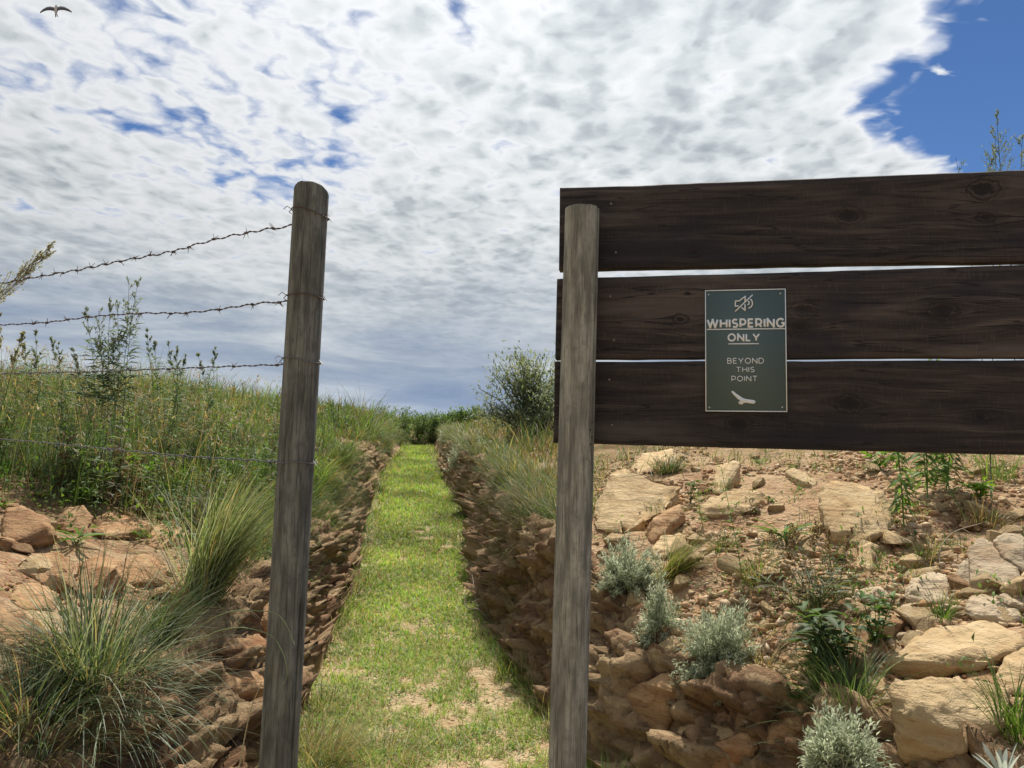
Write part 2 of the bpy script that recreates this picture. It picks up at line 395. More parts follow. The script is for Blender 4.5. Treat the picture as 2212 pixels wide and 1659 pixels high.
def rock_mat(name, cols, rust, lich=0.25, strata=26):
    m, t = mat(name)
    tc = t.n('ShaderNodeTexCoord').outputs['Object']; rnd = t.n('ShaderNodeObjectInfo').outputs['Random']
    g = t.v('ADD', tc, t.n('ShaderNodeCombineXYZ', {0: t.m('MULTIPLY', rnd, 31.0), 1: t.m('MULTIPLY', rnd, 17.0), 2: 0.0}).outputs[0])
    w1 = t.v('ADD', g, t.v('SCALE', t.noise(g, 6, 3, col=True), sc=0.06))
    lay = t.noise(t.n('ShaderNodeMapping', {'Vector': w1, 'Rotation': (0.25, 0.12, 0.0), 'Scale': (3, 3, strata*1.0)}).outputs[0], 1.0, 6, 0.65)
    n1 = t.noise(g, 7, 5, 0.6); n2 = t.noise(g, 38, 5, 0.65); n3 = t.noise(g, 150, 3, 0.6)
    c = t.ramp(lay, [(0.30, cols[0]), (0.5, cols[1]), (0.70, cols[2])])
    c = t.mix(t.m('MULTIPLY', t.ss(n1, 0.48, 0.66), 0.75), c, rust)
    c = t.mix(t.m('MULTIPLY', t.ss(n2, 0.54, 0.72), 0.45), c, t.v('MULTIPLY', c, (0.45, 0.42, 0.4)))
    c = t.mix(t.m('MULTIPLY', t.ss(t.noise(g, 15, 5, 0.7), 0.6, 0.72), lich), c, (0.30, 0.29, 0.23))
    c = t.v('SCALE', c, sc=t.m('ADD', 0.82, t.m('MULTIPLY', rnd, 0.36)))
    b = t.m('ADD', t.m('MULTIPLY', lay, 1.3), t.m('ADD', t.m('MULTIPLY', n1, 0.9), t.m('ADD', t.m('MULTIPLY', n2, 0.5), t.m('MULTIPLY', n3, 0.16))))
    finish(t, c, 0.9, 0.15, b, 0.85, 0.022); return m
M_SAND = rock_mat('pale_sandstone', [(0.42, 0.285, 0.15), (0.53, 0.39, 0.215), (0.61, 0.47, 0.285)], (0.44, 0.29, 0.145))
M_RUST = rock_mat('rusty_sandstone', [(0.25, 0.135, 0.07), (0.39, 0.24, 0.125), (0.50, 0.34, 0.19)], (0.28, 0.13, 0.06), 0.12)
M_SHADED = rock_mat('shaded_sandstone', [(0.33, 0.25, 0.17), (0.43, 0.34, 0.23), (0.5, 0.41, 0.28)], (0.36, 0.25, 0.15), 0.4)  # sandstone copy with shade put into its colour, for rocks lying in shadow

# ------------------------------------------------------------------ ground mesh
def build_ground():
    ny, nx = ZG.shape
    V = np.stack([_X, _Y, ZG], -1).reshape(-1, 3)
    i = (np.arange(ny-1)[:, None]*nx+np.arange(nx-1)[None]).ravel()
    q = np.stack([i, i+1, i+nx+1, i+nx], 1)
    out = np.maximum(SL, SR)
    path = sstep(0.12, -0.05, out+0.06*fbm(_X, _Y, 5, 3, 77))
    r = np.hypot(_X, _Y)
    veg = sstep(0.5, 1.6, SL)*sstep(3.2, 5.5, _Y)+sstep(0.3, 1.2, SR)*sstep(6, 9, _Y)+sstep(40, 60, r)+0.5*sstep(0.1, 0.35, -out)*sstep(-0.1, 0.25, fbm(_X, _Y, 1.7, 3, 88)+0.1)
    o = mesh_object('ground', V, [q], M_SOIL, None, None, True, {'path': path.ravel(), 'veg': np.clip(veg, 0, 1).ravel()})
    o['kind'] = 'structure'; return o
GROUND = build_ground()

# ------------------------------------------------------------------ broken rock faces of the cutting: a faceted skin over the trench walls
def cells3(P, sc, seed):
    q = P*sc; I = np.floor(q); best = np.full(len(P), 9.0); sec = np.full(len(P), 9.0); val = np.zeros(len(P)); ctr = np.zeros_like(P)
    for a in (-1, 0, 1):
        for b in (-1, 0, 1):
            for c in (-1, 0, 1):
                C = I+[a, b, c]; h = lambda k: _hash(C[:, 0]+C[:, 2]*57, C[:, 1]-C[:, 2]*113, seed+k)
                pt = C+np.stack([h(0), h(1), h(2)], 1); d = np.linalg.norm(pt-q, axis=1); k = d < best
                sec = np.where(k, best, np.minimum(sec, d)); best = np.where(k, d, best); val = np.where(k, h(3), val); ctr[k] = pt[k]
    return best, sec, val, ctr/sc
def facet(P, sc, seed):
    d1, d2, val, ctr = cells3(P, np.array(sc), seed)
    g = np.stack([_hash(np.floor(ctr[:, 0]*997), np.floor(ctr[:, 1]*997), seed+k)-.5 for k in (11, 12, 13)], 1)
    return val-.5, ((P-ctr)*g).sum(1), np.exp(-((d2-d1)/.10)**2)
def wall_face(E, side, y0, y1, nv, h_top, bias, seed):
    seg = np.diff(E, axis=0); ln = np.concatenate([[0], np.cumsum(np.hypot(seg[:, 0], seg[:, 1]))])
    a0, a1 = np.interp(y0, E[:, 1], ln), np.interp(y1, E[:, 1], ln)
    st = []; u = a0
    while u < a1:
        yy = np.interp(u, ln, E[:, 1]); st.append(u); u += 0.016*max(1.0, yy/5.0)
    u = np.array(st); ex = smooth_interp(u, ln, E[:, 0]); ey = smooth_interp(u, ln, E[:, 1])
    tx, ty = np.gradient(ex), np.gradient(ey); l_ = np.hypot(tx, ty); nx_, ny_ = ty/l_*side, -tx/l_*side    # points away from the path
    v = np.linspace(0, 1, nv)
    s = -0.07+(h_top+0.07)*v**0.9
    X = ex[:, None]+nx_[:, None]*s[None]; Y = ey[:, None]+ny_[:, None]*s[None]
    Z0 = smooth_interp(Y, YK, ZK); zt = ground(X[:, -1], Y[:, -1])                                       # floor and top of the bank
    prof = sstep(0.02, 0.75 if side < 0 else 0.62, v)
    Z = Z0+(zt[:, None]-Z0)*(prof*0.86+0.14*v)[None]
    P = np.stack([X, Y, Z], -1); du = np.gradient(P, axis=0); dv = np.gradient(P, axis=1); N = np.cross(du, dv)
    N /= np.linalg.norm(N, axis=2)[..., None]+1e-9
    if (N[..., 0]*nx_[:, None]+N[..., 1]*ny_[:, None]).mean() > 0: N = -N
    f = P.reshape(-1, 3)
    wv = np.stack([fbm(f[:, 0]+f[:, 2], f[:, 1], 7, 2, seed+20), fbm(f[:, 1], f[:, 2], 7, 2, seed+30), .6*fbm(f[:, 0], f[:, 1]+f[:, 2], 7, 2, seed+40)], 1)*.03
    a, b, k1 = facet(f+wv, (3.6, 3.6, 5.5), seed); c, d, k2 = facet(f+wv, (8.5, 8.5, 15.0), seed+50); e, g, k3 = facet(f+wv*.6, (20, 20, 34.), seed+90)
    lay = f[:, 2]*11+1.5*fbm(f[:, 0], f[:, 1], 1.2, 2, seed+61)+.25*f[:, 1]; lay = lay-np.floor(lay)
    disp = .16*a+1.1*b-.025*k1+.075*c+1.0*d-.012*k2+.04*e+1.0*g-.010*k3+.012*fbm(f[:, 0]*2+f[:, 2]*3, f[:, 1]*2-f[:, 2], 22, 3, seed+9)+.05*(lay-.5)+.012*fbm(f[:, 0]*3+f[:, 2]*5, f[:, 1]*3, 9, 3, seed+7)
    fade = (sstep(0.0, .10, v)*sstep(.85, .45, v))[None].repeat(len(u), 0).ravel()
    endf = np.minimum(sstep(0, 12, np.arange(len(u))), sstep(len(u), len(u)-12, np.arange(len(u))))[:, None].repeat(nv, 1).ravel()
    far = (sstep(15, 6, f[:, 1])*.5+.5)*(.72+.28*sstep(2.9, 3.9, f[:, 1]))
    Pd = f+N.reshape(-1, 3)*((disp*far+bias)*fade*endf+(.006-.04*(1-endf)))[:, None]
    Pd[:, 2] -= (sstep(.70, 1.0, v)*.05)[None].repeat(len(u), 0).ravel()+(sstep(.06, 0.0, v)*.05)[None].repeat(len(u), 0).ravel()
    n, m_ = len(u), nv; i = (np.arange(n-1)[:, None]*m_+np.arange(m_-1)[None]).ravel()
    q = np.stack([i, i+1, i+m_+1, i+m_], 1) if side > 0 else np.stack([i, i+m_, i+m_+1, i+1], 1)
    o = mesh_object('bank_face', Pd, [q], M_FACE, None, None, False); o['kind'] = 'structure'; return o, Pd
def face_mat():
    m, t = mat('broken_bank_rock'); g = t.n('ShaderNodeNewGeometry').outputs['Position']
    w1 = t.v('ADD', g, t.v('SCALE', t.noise(g, 5, 3, col=True), sc=0.10))
    n1 = t.noise(g, 2.6, 5, 0.6); n2 = t.noise(g, 14, 6, 0.65); n3 = t.noise(g, 60, 6, 0.7)
    blk = t.vor(t.v('MULTIPLY', w1, (6, 6, 11)), 1.0, 'F1', out=1); bs_ = t.n('ShaderNodeSeparateXYZ', {0: blk}).outputs[0]
    c = t.ramp(n1, [(0.30, (0.13, 0.072, 0.045)), (0.45, (0.245, 0.155, 0.09)), (0.58, (0.36, 0.245, 0.14)), (0.72, (0.49, 0.36, 0.21))])
    c = t.mix(t.m('MULTIPLY', t.ss(bs_, 0.35, 0.9), 0.55), c, (0.40, 0.295, 0.17))
    c = t.mix(t.m('MULTIPLY', t.ss(bs_, 0.35, 0.0), 0.5), c, (0.20, 0.105, 0.06))
    c = t.mix(t.m('MULTIPLY', t.ss(n2, 0.52, 0.70), 0.65), c, (0.09, 0.055, 0.035))
    c = t.mix(t.m('MULTIPLY', t.ss(t.noise(g, 6, 5, 0.7), 0.60, 0.72), 0.4), c, (0.26, 0.22, 0.10))
    b = t.m('ADD', n2, t.m('ADD', t.m('MULTIPLY', n3, 0.7), t.m('MULTIPLY', bs_, 0.5)))
    finish(t, c, 0.95, 0.08, b, 1.0, 0.022); return m
M_FACE = face_mat()
FACE_R, FACE_RP = wall_face(ER, 1, 1.5, 15.0, 66, 0.34, 0.02, 400)
FACE_L, FACE_LP = wall_face(EL, -1, 1.3, 15.0, 66, 0.46, 0.015, 500)

# ------------------------------------------------------------------ wooden posts
def post_mat(name, tint, dark):
    m, t = mat(name)
    tc = t.n('ShaderNodeTexCoord').outputs['Object']
    st = t.n('ShaderNodeMapping', {'Vector': tc, 'Scale': (42, 42, 6.0)}).outputs[0]
    st2 = t.n('ShaderNodeMapping', {'Vector': tc, 'Scale': (230, 230, 9)}).outputs[0]
    blot = t.n('ShaderNodeMapping', {'Vector': tc, 'Scale': (26, 26, 15)}).outputs[0]
    n1 = t.noise(st, 1.0, 5, 0.62, 0.3); n2 = t.noise(st2, 1.0, 4, 0.6); n3 = t.noise(blot, 1.0, 5, 0.68)
    c = t.ramp(n1, [(0.28, dark), (0.45, tuple(a*0.62 for a in tint)), (0.6, tint), (0.78, tuple(min(1, a*1.3) for a in tint))])
    c = t.mix(t.m('MULTIPLY', t.ss(n3, 0.47, 0.66), 0.65), c, tuple(a*0.42 for a in tint))
    c = t.mix(t.m('MULTIPLY', t.ss(n3, 0.46, 0.34), 0.35), c, (0.17, 0.165, 0.10))
    c = t.mix(t.m('MULTIPLY', t.ss(n2, 0.54, 0.68), 0.75), c, dark)
    ck = t.noise(t.n('ShaderNodeMapping', {'Vector': tc, 'Scale': (75, 75, 1.3)}).outputs[0], 1.0, 2, 0.5)
    ckm = t.ss(t.m('ABSOLUTE', t.m('SUBTRACT', ck, 0.5)), 0.014, 0.004)
    c = t.mix(t.m('MULTIPLY', ckm, 0.7), c, dark)
    c = t.mix(t.m('MULTIPLY', t.n('ShaderNodeAttribute', attribute_name='crack').outputs['Fac'], 0.85), c, (0.02, 0.018, 0.015))  # groove shade painted dark along the cracks, with the dirt in them
    b = t.m('ADD', n1, t.m('ADD', t.m('MULTIPLY', n2, 0.7), t.m('MULTIPLY', n3, 0.4)))
    finish(t, c, 0.85, 0.2, b, 0.7, 0.006); return m
M_POST_A = post_mat('weathered_post', (0.205, 0.207, 0.178), (0.05, 0.05, 0.043))
M_POST_B = post_mat('pale_weathered_post', (0.36, 0.355, 0.295), (0.095, 0.092, 0.078))

def make_post(name, label, top, low, rad, slant, seed, mtl, zfoot=-0.45, cracks=()):
    top = np.array(top); low = np.array(low); ax = (top-low)/np.linalg.norm(top-low)
    foot = low+ax*((zfoot-low[2])/ax[2]); Ht = np.linalg.norm(top-foot)
    o = thing(name, label, 'post', (foot[0], foot[1], ground(foot[0], foot[1])))
    sides, rings = 72, 170
    hs = np.concatenate([np.linspace(0, Ht-0.006, rings-2), [Ht-0.004, Ht]]); an = np.arange(sides)/sides*2*np.pi
    A, Hh = np.meshgrid(an, hs)
    r = rad*(1.03-0.05*Hh/Ht)*(1+0.016*vnoise(np.cos(A)*1.3+5+seed, Hh*1.4+np.sin(A)*1.3, seed)*2+0.012*vnoise(A*9, Hh*2.0+seed, seed+3)*1.5+0.01*vnoise(A*3.2, Hh*7, seed+8))
    crk = np.zeros_like(r)
    for (ca, h0, h1, dep, wd) in cracks:          # drying cracks: narrow grooves running down the pole
        cc = ca+0.10*vnoise(Hh*3, 0*Hh+ca*7, seed+4)+0.03*vnoise(Hh*17, 0*Hh, seed+6)
        dA = np.abs((A-cc+np.pi) % (2*np.pi)-np.pi)
        k = sstep(h0-0.03, h0+0.08, Hh)*sstep(h1+0.02, h1-0.02, Hh)
        r = r-rad*dep*1.6*k*np.exp(-(dA/(wd*1.7))**2)
        crk = np.maximum(crk, k*np.exp(-(dA/(wd*1.1))**2))
    cx, cy = np.cos(A)*r, np.sin(A)*r
    zt = Hh.copy(); k = sstep(Ht-0.09, Ht, Hh); zt = zt+k*(slant[0]*cx+slant[1]*cy)
    edge = (Hh > Ht-0.0035)                          # worn rim
    cx = np.where(edge, cx*0.985, cx); cy = np.where(edge, cy*0.985, cy); zt = np.where(edge, zt+0.0024*vnoise(A*4, A*0, seed), zt)
    up = Vector(ax); M = up.to_track_quat('Z', 'Y').to_matrix()
    Ml = np.array(M)
    if Ml[0, 0] < 0: pass
    V = np.stack([cx, cy, zt], -1).reshape(-1, 3)@Ml.T+foot
    i = (np.arange(rings-1)[:, None]*sides); j = np.arange(sides)[None]; j2 = (j+1) % sides
    q = np.stack([i+j, i+j2, i+sides+j2, i+sides+j], -1).reshape(-1, 4)
    n0 = len(V); ctr = V[-sides:].mean(0)[None]
    V = np.concatenate([V, V[-sides:], ctr]); tr = np.stack([n0+np.arange(sides), n0+(np.arange(sides)+1) % sides, np.full(sides, n0+sides)], 1)
    mesh_object('pole', V, [q, tr], mtl, o, None, True, {'crack': np.concatenate([crk.ravel(), np.zeros(sides+1)])})
    return o, foot, ax
def cang(dx): return -math.pi/2+dx                  # angle on the camera-facing side of a pole

PL_TOP, PL_LOW = at_depth(673, 414, 2.0), at_depth(601, 1659, 2.0)
POST_L, PLF, PLA = make_post('fence_post', 'dark weathered round fence post wrapped with four wire loops', PL_TOP, PL_LOW, 0.0465, (-0.30, 0.05), 3, M_POST_A,
    cracks=((cang(0.42), 1.55, 2.75, 0.06, 0.05), (cang(-0.55), 0.6, 1.5, 0.05, 0.05), (cang(0.1), 0.1, 0.95, 0.05, 0.05)))

# board plane: vertical, right end nearer to the camera
BA = np.array([0.119, 1.954]); BB = np.array([1.165, 1.749])
bdir = (BB-BA)/np.linalg.norm(BB-BA); bnor = np.array([bdir[1], -bdir[0]])      # towards the camera
def on_board(px, py, off=0.0):
    d = ray(px, py); t = ((BA+bnor*off-EYE[:2])@bnor)/(d[:2]@bnor); return EYE+d*t
_pc = BA+bdir*0.055+bnor*0.046
PR_TOP = at_depth(1258, 452, _pc[1]); PR_LOW = at_depth(1225.5, 1659, _pc[1])
POST_R, PRF, PRA = make_post('fence_post', 'paler weathered round post carrying the dark plank screen', PR_TOP, PR_LOW, 0.0445, (0.0, 0.0), 8, M_POST_B,
    cracks=((cang(-0.55), 1.85, 2.8, 0.10, 0.045), (cang(-0.12), 1.9, 2.75, 0.05, 0.04), (cang(0.25), 0.6, 1.7, 0.04, 0.05)))
mh, th = mat('nail_hole_shade'); finish(th, (0.008, 0.007, 0.006), 1.0, 0.0)
for (hx, hy) in ((1275, 913), (1271, 929), (1275, 945), (1272, 960)):
    # near-black disc on the pole surface, painting the shade inside a hole
    c = at_depth(hx, hy, _pc[1]); dx = (c[0]-(PRF+PRA*((c[2]-PRF[2])/PRA[2]))[0])
    c = c+np.array([0, -math.sqrt(max(0.0436**2-dx*dx, 1e-5)), 0])
    mb = MB(); a = np.arange(9)/9*2*np.pi
    ring = np.stack([np.cos(a)*0.0026, 0*a, np.sin(a)*0.0036], 1)
    mb.add(np.concatenate([c+ring+[0, -0.0006, 0], c+ring+[0, 0.006, 0]]), [np.arange(9)[None], np.stack([np.arange(9), (np.arange(9)+1) % 9, (np.arange(9)+1) % 9+9, np.arange(9)+9], 1)], (0, 0, 0))
    mb.build('nail_hole_shade', mh, POST_R)

# ------------------------------------------------------------------ plank screen
def plank_mat(name, knots, seed, tone=1.0):
    m, t = mat(name)
    p = t.n('ShaderNodeTexCoord').outputs['Object']
    ps = t.n('ShaderNodeSeparateXYZ', {0: p})
    x, z = ps.outputs[0], ps.outputs[2]
    bend = 0.0; ringmask = 0.0; core = 0.0
    for (kx, kz, kr) in knots:
        dx = t.m('SUBTRACT', x, kx); dzz = t.m('SUBTRACT', z, kz)
        r = t.m('SQRT', t.m('ADD', t.m('MULTIPLY', t.m('MULTIPLY', dx, dx), 0.45), t.m('MULTIPLY', dzz, dzz)))
        f = t.m('POWER', 2.718, t.m('MULTIPLY', t.m('DIVIDE', r, kr*2.2), -1.0))
        bend = t.m('ADD', bend, t.m('MULTIPLY', f, t.m('MULTIPLY', t.m('SIGN', dzz), kr*1.1)))
        rn = t.m('ADD', r, t.m('MULTIPLY', t.m('SUBTRACT', t.noise(p, 60, 2), 0.5), kr*0.8))
        core = t.m('MAXIMUM', core, t.ss(rn, kr*0.62, kr*0.3))
        ringmask = t.m('MAXIMUM', ringmask, t.m('MULTIPLY', t.ss(rn, kr*1.35, kr*0.8), t.m('ADD', 0.5, t.m('MULTIPLY', t.m('SINE', t.m('MULTIPLY', rn, 620.0)), 0.5))))
    z2 = t.m('SUBTRACT', z, bend)
    q = t.n('ShaderNodeCombineXYZ', {0: t.m('ADD', t.m('MULTIPLY', x, 1.5), seed*3.7), 1: 0.0, 2: z2}).outputs[0]
    slow = t.noise(q, 3.2, 3, 0.5)
    band = t.noise(t.v('MULTIPLY', q, (2.2, 1, 58)), 1.0, 6, 0.6, 0.6)
    fine = t.noise(t.v('MULTIPLY', q, (7, 1, 230)), 1.0, 4, 0.6)
    saw = t.noise(t.n('ShaderNodeCombineXYZ', {0: t.m('MULTIPLY', x, 240.0), 1: seed, 2: t.m('MULTIPLY', z, 34.0)}).outputs[0], 1.0, 3, 0.6)
    wet = t.noise(t.v('ADD', t.v('MULTIPLY', p, (2.0, 1, 6.0)), (seed*5.0, 0, 0)), 1.0, 4, 0.55)
    c = t.ramp(band, [(0.28, (0.010, 0.0085, 0.009)), (0.44, (0.020, 0.0155, 0.0145)), (0.58, (0.036, 0.0275, 0.024)), (0.74, (0.076, 0.060, 0.051))])
    c = t.mix(t.m('MULTIPLY', t.ss(fine, 0.5, 0.7), 0.55), c, (0.015, 0.012, 0.012))
    c = t.mix(t.m('MULTIPLY', t.ss(saw, 0.52, 0.78), 0.42), c, (0.075, 0.063, 0.057))
    c = t.mix(t.m('MULTIPLY', t.ss(wet, 0.54, 0.68), 0.75), c, (0.011, 0.010, 0.013))
    c = t.mix(t.m('MULTIPLY', t.ss(wet, 0.46, 0.30), 0.4), c, (0.095, 0.075, 0.062))
    c = t.mix(t.m('MULTIPLY', ringmask, 0.9), c, (0.013, 0.009, 0.008))
    c = t.mix(t.m('MULTIPLY', core, 0.9), c, (0.009, 0.007, 0.007))
    spl = t.noise(t.n('ShaderNodeCombineXYZ', {0: t.m('ADD', t.m('MULTIPLY', x, 1.1), seed*7.0), 1: 0.0, 2: t.m('MULTIPLY', z2, 26.0)}).outputs[0], 1.0, 3, 0.55)
    c = t.mix(t.m('MULTIPLY', t.ss(t.m('ABSOLUTE', t.m('SUBTRACT', spl, 0.52)), 0.010, 0.003), 0.8), c, (0.005, 0.004, 0.004))
    fad = t.noise(t.v('ADD', t.v('MULTIPLY', p, (1.3, 1, 9.0)), (seed*9.0, 0, 3.0)), 1.0, 5, 0.6)
    c = t.mix(t.m('MULTIPLY', t.ss(fad, 0.54, 0.70), 0.5), c, (0.085, 0.074, 0.067))
    c = t.v('SCALE', c, sc=tone*1.3)
    b = t.m('ADD', band, t.m('ADD', t.m('MULTIPLY', fine, 0.5), t.m('MULTIPLY', saw, 0.6)))
    finish(t, c, 0.72, 0.28, t.m('SUBTRACT', b, t.m('MULTIPLY', core, 0.6)), 0.6, 0.004); return m

M_NAIL, t = mat('rusty_nail'); finish(t, (0.16, 0.13, 0.115), 0.5, 0.5)
SCREEN = thing('wooden_screen', 'dark brown screen of three broad horizontal planks behind the pale post', 'fence', (BA[0], BA[1], ground(BA[0], BA[1])))
PLN = 2.55
def plank(tl, bl, tr, br, seed, knots_px):
    P = [on_board(*c) for c in (tl, bl, tr, br)]
    u = lambda p: (p[:2]-BA)@bdir
    ut, zt, ub, zb, u2, zt2, ub2, zb2 = u(P[0]), P[0][2], u(P[1]), P[1][2], u(P[2]), P[2][2], u(P[3]), P[3][2]
    org = BA+bdir*0
    xs = np.concatenate([[0, 0.0025], np.linspace(0.01, PLN-0.01, 90), [PLN-0.0025, PLN]])
    th_ = 0.036
    nz = 14; V = []
    prof = [(0.0025, 0.0), (0.0, 0.0025)]
    def topz(uu): return zt+(zt2-zt)*(uu-ut)/(u2-ut)+0.0022*vnoise(uu*5+seed*9, 0*uu, seed)+0.0012*vnoise(uu*23, 0*uu+seed, seed)
    def botz(uu): return zb+(zb2-zb)*(uu-ub)/(ub2-ub)+0.0022*vnoise(uu*5+seed*3, 0*uu+4, seed+1)+0.0012*vnoise(uu*21, 0*uu+seed, seed+5)
    # cross-section loop: front bottom -> front top -> back top -> back bottom, small bevels
    loops = []
    vv = np.linspace(0, 1, nz)
    sect = [(0.0, 0.003)] + [(v, 0.0) for v in np.linspace(0.015, 0.985, nz)] + [(1.0, 0.003), (1.0, th_-0.003)] + [(0.985, th_), (0.015, th_), (0.0, th_-0.003)]
    z0 = (zt+zb)/2
    lo = thing_loc = np.array([org[0], org[1], z0])
    for k, x in enumerate(xs):
        inset = 0.0025 if k in (0, len(xs)-1) else 0.0
        us = x
        row = []
        for (v, dep) in sect:
            u0 = ub+(ut-ub)*v+us                     # left end leans with the board ends
            a, b_ = botz(np.array(u0)), topz(np.array(u0))
            z = b_*v+a*(1-v); d = dep
            if inset: d = min(max(dep, inset), th_-inset)
            cup = 0.0015*math.sin(math.pi*v)*(1 if seed % 2 else -1)
            row.append((u0, d+cup, z-z0))
        loops.append(row)
    L = np.array(loops); n, s_, _ = L.shape
    V = L.reshape(-1, 3).astype(np.float32)
    i = np.arange(n-1)[:, None]*s_; j = np.arange(s_)[None]; j2 = (j+1) % s_
    q = np.stack([i+j, i+s_+j, i+s_+j2, i+j2], -1).reshape(-1, 4)
    me_faces = [q, np.arange(s_)[None], (np.arange(s_)[::-1]+(n-1)*s_)[None]]
    kn = []
    for (kx, ky, kr) in knots_px:
        p = on_board(kx, ky); kn.append((float(u(p)), float(p[2]-z0), kr))
    o = mesh_object('plank', V, me_faces, plank_mat('stained_plank', kn, seed, (1.0, 1.0, 1.22, 0.94)[seed]), None, None, False)
    o.parent = SCREEN
    ang = math.atan2(bdir[1], bdir[0])
    o.location = Vector((org[0], org[1], z0))-SCREEN.location; o.rotation_euler = (0, 0, ang)
    return o
plank((1209, 406), (1207, 582), (2212, 366), (2212, 564), 1, [(1835, 465, .022), (2125, 408, .028), (2130, 470, .018), (1500, 545, .015)])
plank((1203, 602), (1199, 775), (2212, 572), (2212, 772), 2, [(1733, 672, .021), (1729, 706, .016), (2035, 672, .026), (1470, 690, .014), (1486, 634, .008)])
plank((1198, 781), (1195, 957), (2212, 778), (2212, 983), 3, [(1835, 872, .026), (1595, 915, .022), (2120, 900, .015)])
# far post of the screen, outside the picture to the right
_e = BA+bdir*2.48+bnor*0.046
for (nx_, ny_) in ((1320, 440), (1330, 545), (1318, 640), (1326, 735), (1316, 820), (1322, 918)):
    p = on_board(nx_, ny_, 0.0012); mb = MB(); an = np.arange(8)/8*2*np.pi
    ring = np.stack([bdir[0]*np.cos(an), bdir[1]*np.cos(an), np.sin(an)], 1)*0.0032; nb3 = np.array([bnor[0], bnor[1], 0])
    mb.add(np.concatenate([p+ring-nb3*0.012, p+ring, p+ring*0.5+nb3*0.0006]), [np.stack([np.arange(8), (np.arange(8)+1) % 8, (np.arange(8)+1) % 8+8, np.arange(8)+8], 1), np.stack([np.arange(8), (np.arange(8)+1) % 8, (np.arange(8)+1) % 8+8, np.arange(8)+8], 1)+8, (np.arange(8)+16)[None]], (1, 1, 1))
    mb.build('nail', M_NAIL, SCREEN)
make_post('fence_post', 'round post at the far right end of the dark plank screen', (_e[0], _e[1], 2.0), (_e[0], _e[1], 0.5), 0.0445, (0, 0), 12, M_POST_B)

# ------------------------------------------------------------------ sign
sTL, sTR, sBL, sBR = [on_board(*c, 0.0045) for c in ((1521.6, 627.2), (1695.5, 623.4), (1525.2, 888.6), (1702.4, 890))]
s_c = (sTL+sTR+sBL+sBR)/4
su = (sTR+sBR-sTL-sBL); SWD = np.linalg.norm(su)/2; su /= np.linalg.norm(su)
sv = (sTL+sTR-sBL-sBR); sv -= su*(sv@su); SHT = np.linalg.norm(sv)/2; sv /= np.linalg.norm(sv)
sn = np.cross(su, sv)
if sn[1] > 0: sn = -sn
SIGN = thing('sign', 'grey green panel asking for whispering only, screwed to the middle planks', 'sign', s_c-sv*SHT/2)
m_sg, t = mat('sign_green'); tcg = t.n('ShaderNodeNewGeometry').outputs['Position']
finish(t, t.mix(t.noise(tcg, 30, 4), (0.080, 0.120, 0.122), (0.092, 0.132, 0.132)), 0.6, 0.3)
m_sw, t = mat('sign_white'); finish(t, (0.76, 0.79, 0.80), 0.6, 0.3)
m_sc, t = mat('screw_steel'); finish(t, (0.42, 0.42, 0.40), 0.4, 0.5)
def S(a, b, off): return s_c+su*a+sv*b+sn*off       # a,b metres from sign centre
def slab(mb, a0, a1, b0, b1, o0, o1, col=(1, 1, 1)):
    V = [S(a, b, o) for o in (o0, o1) for (a, b) in ((a0, b0), (a1, b0), (a1, b1), (a0, b1))]
    mb.add(V, [[(0, 3, 2, 1), (4, 5, 6, 7), (0, 1, 5, 4), (1, 2, 6, 5), (2, 3, 7, 6), (3, 0, 4, 7)]], col)
hw, hh = SWD/2, SHT/2
mb = MB(); slab(mb, -hw, hw, -hh, hh, -0.003, 0.0); mb.build('panel', m_sg, SIGN)
mb = MB(); bw = 0.0022
for (a0, a1, b0, b1) in ((-hw, hw, hh-bw, hh), (-hw, hw, -hh, -hh+bw), (-hw, -hw+bw, -hh+bw, hh-bw), (hw-bw, hw, -hh+bw, hh-bw)): slab(mb, a0, a1, b0, b1, 0.0002, 0.0008)
mb.build('border', m_sw, SIGN)
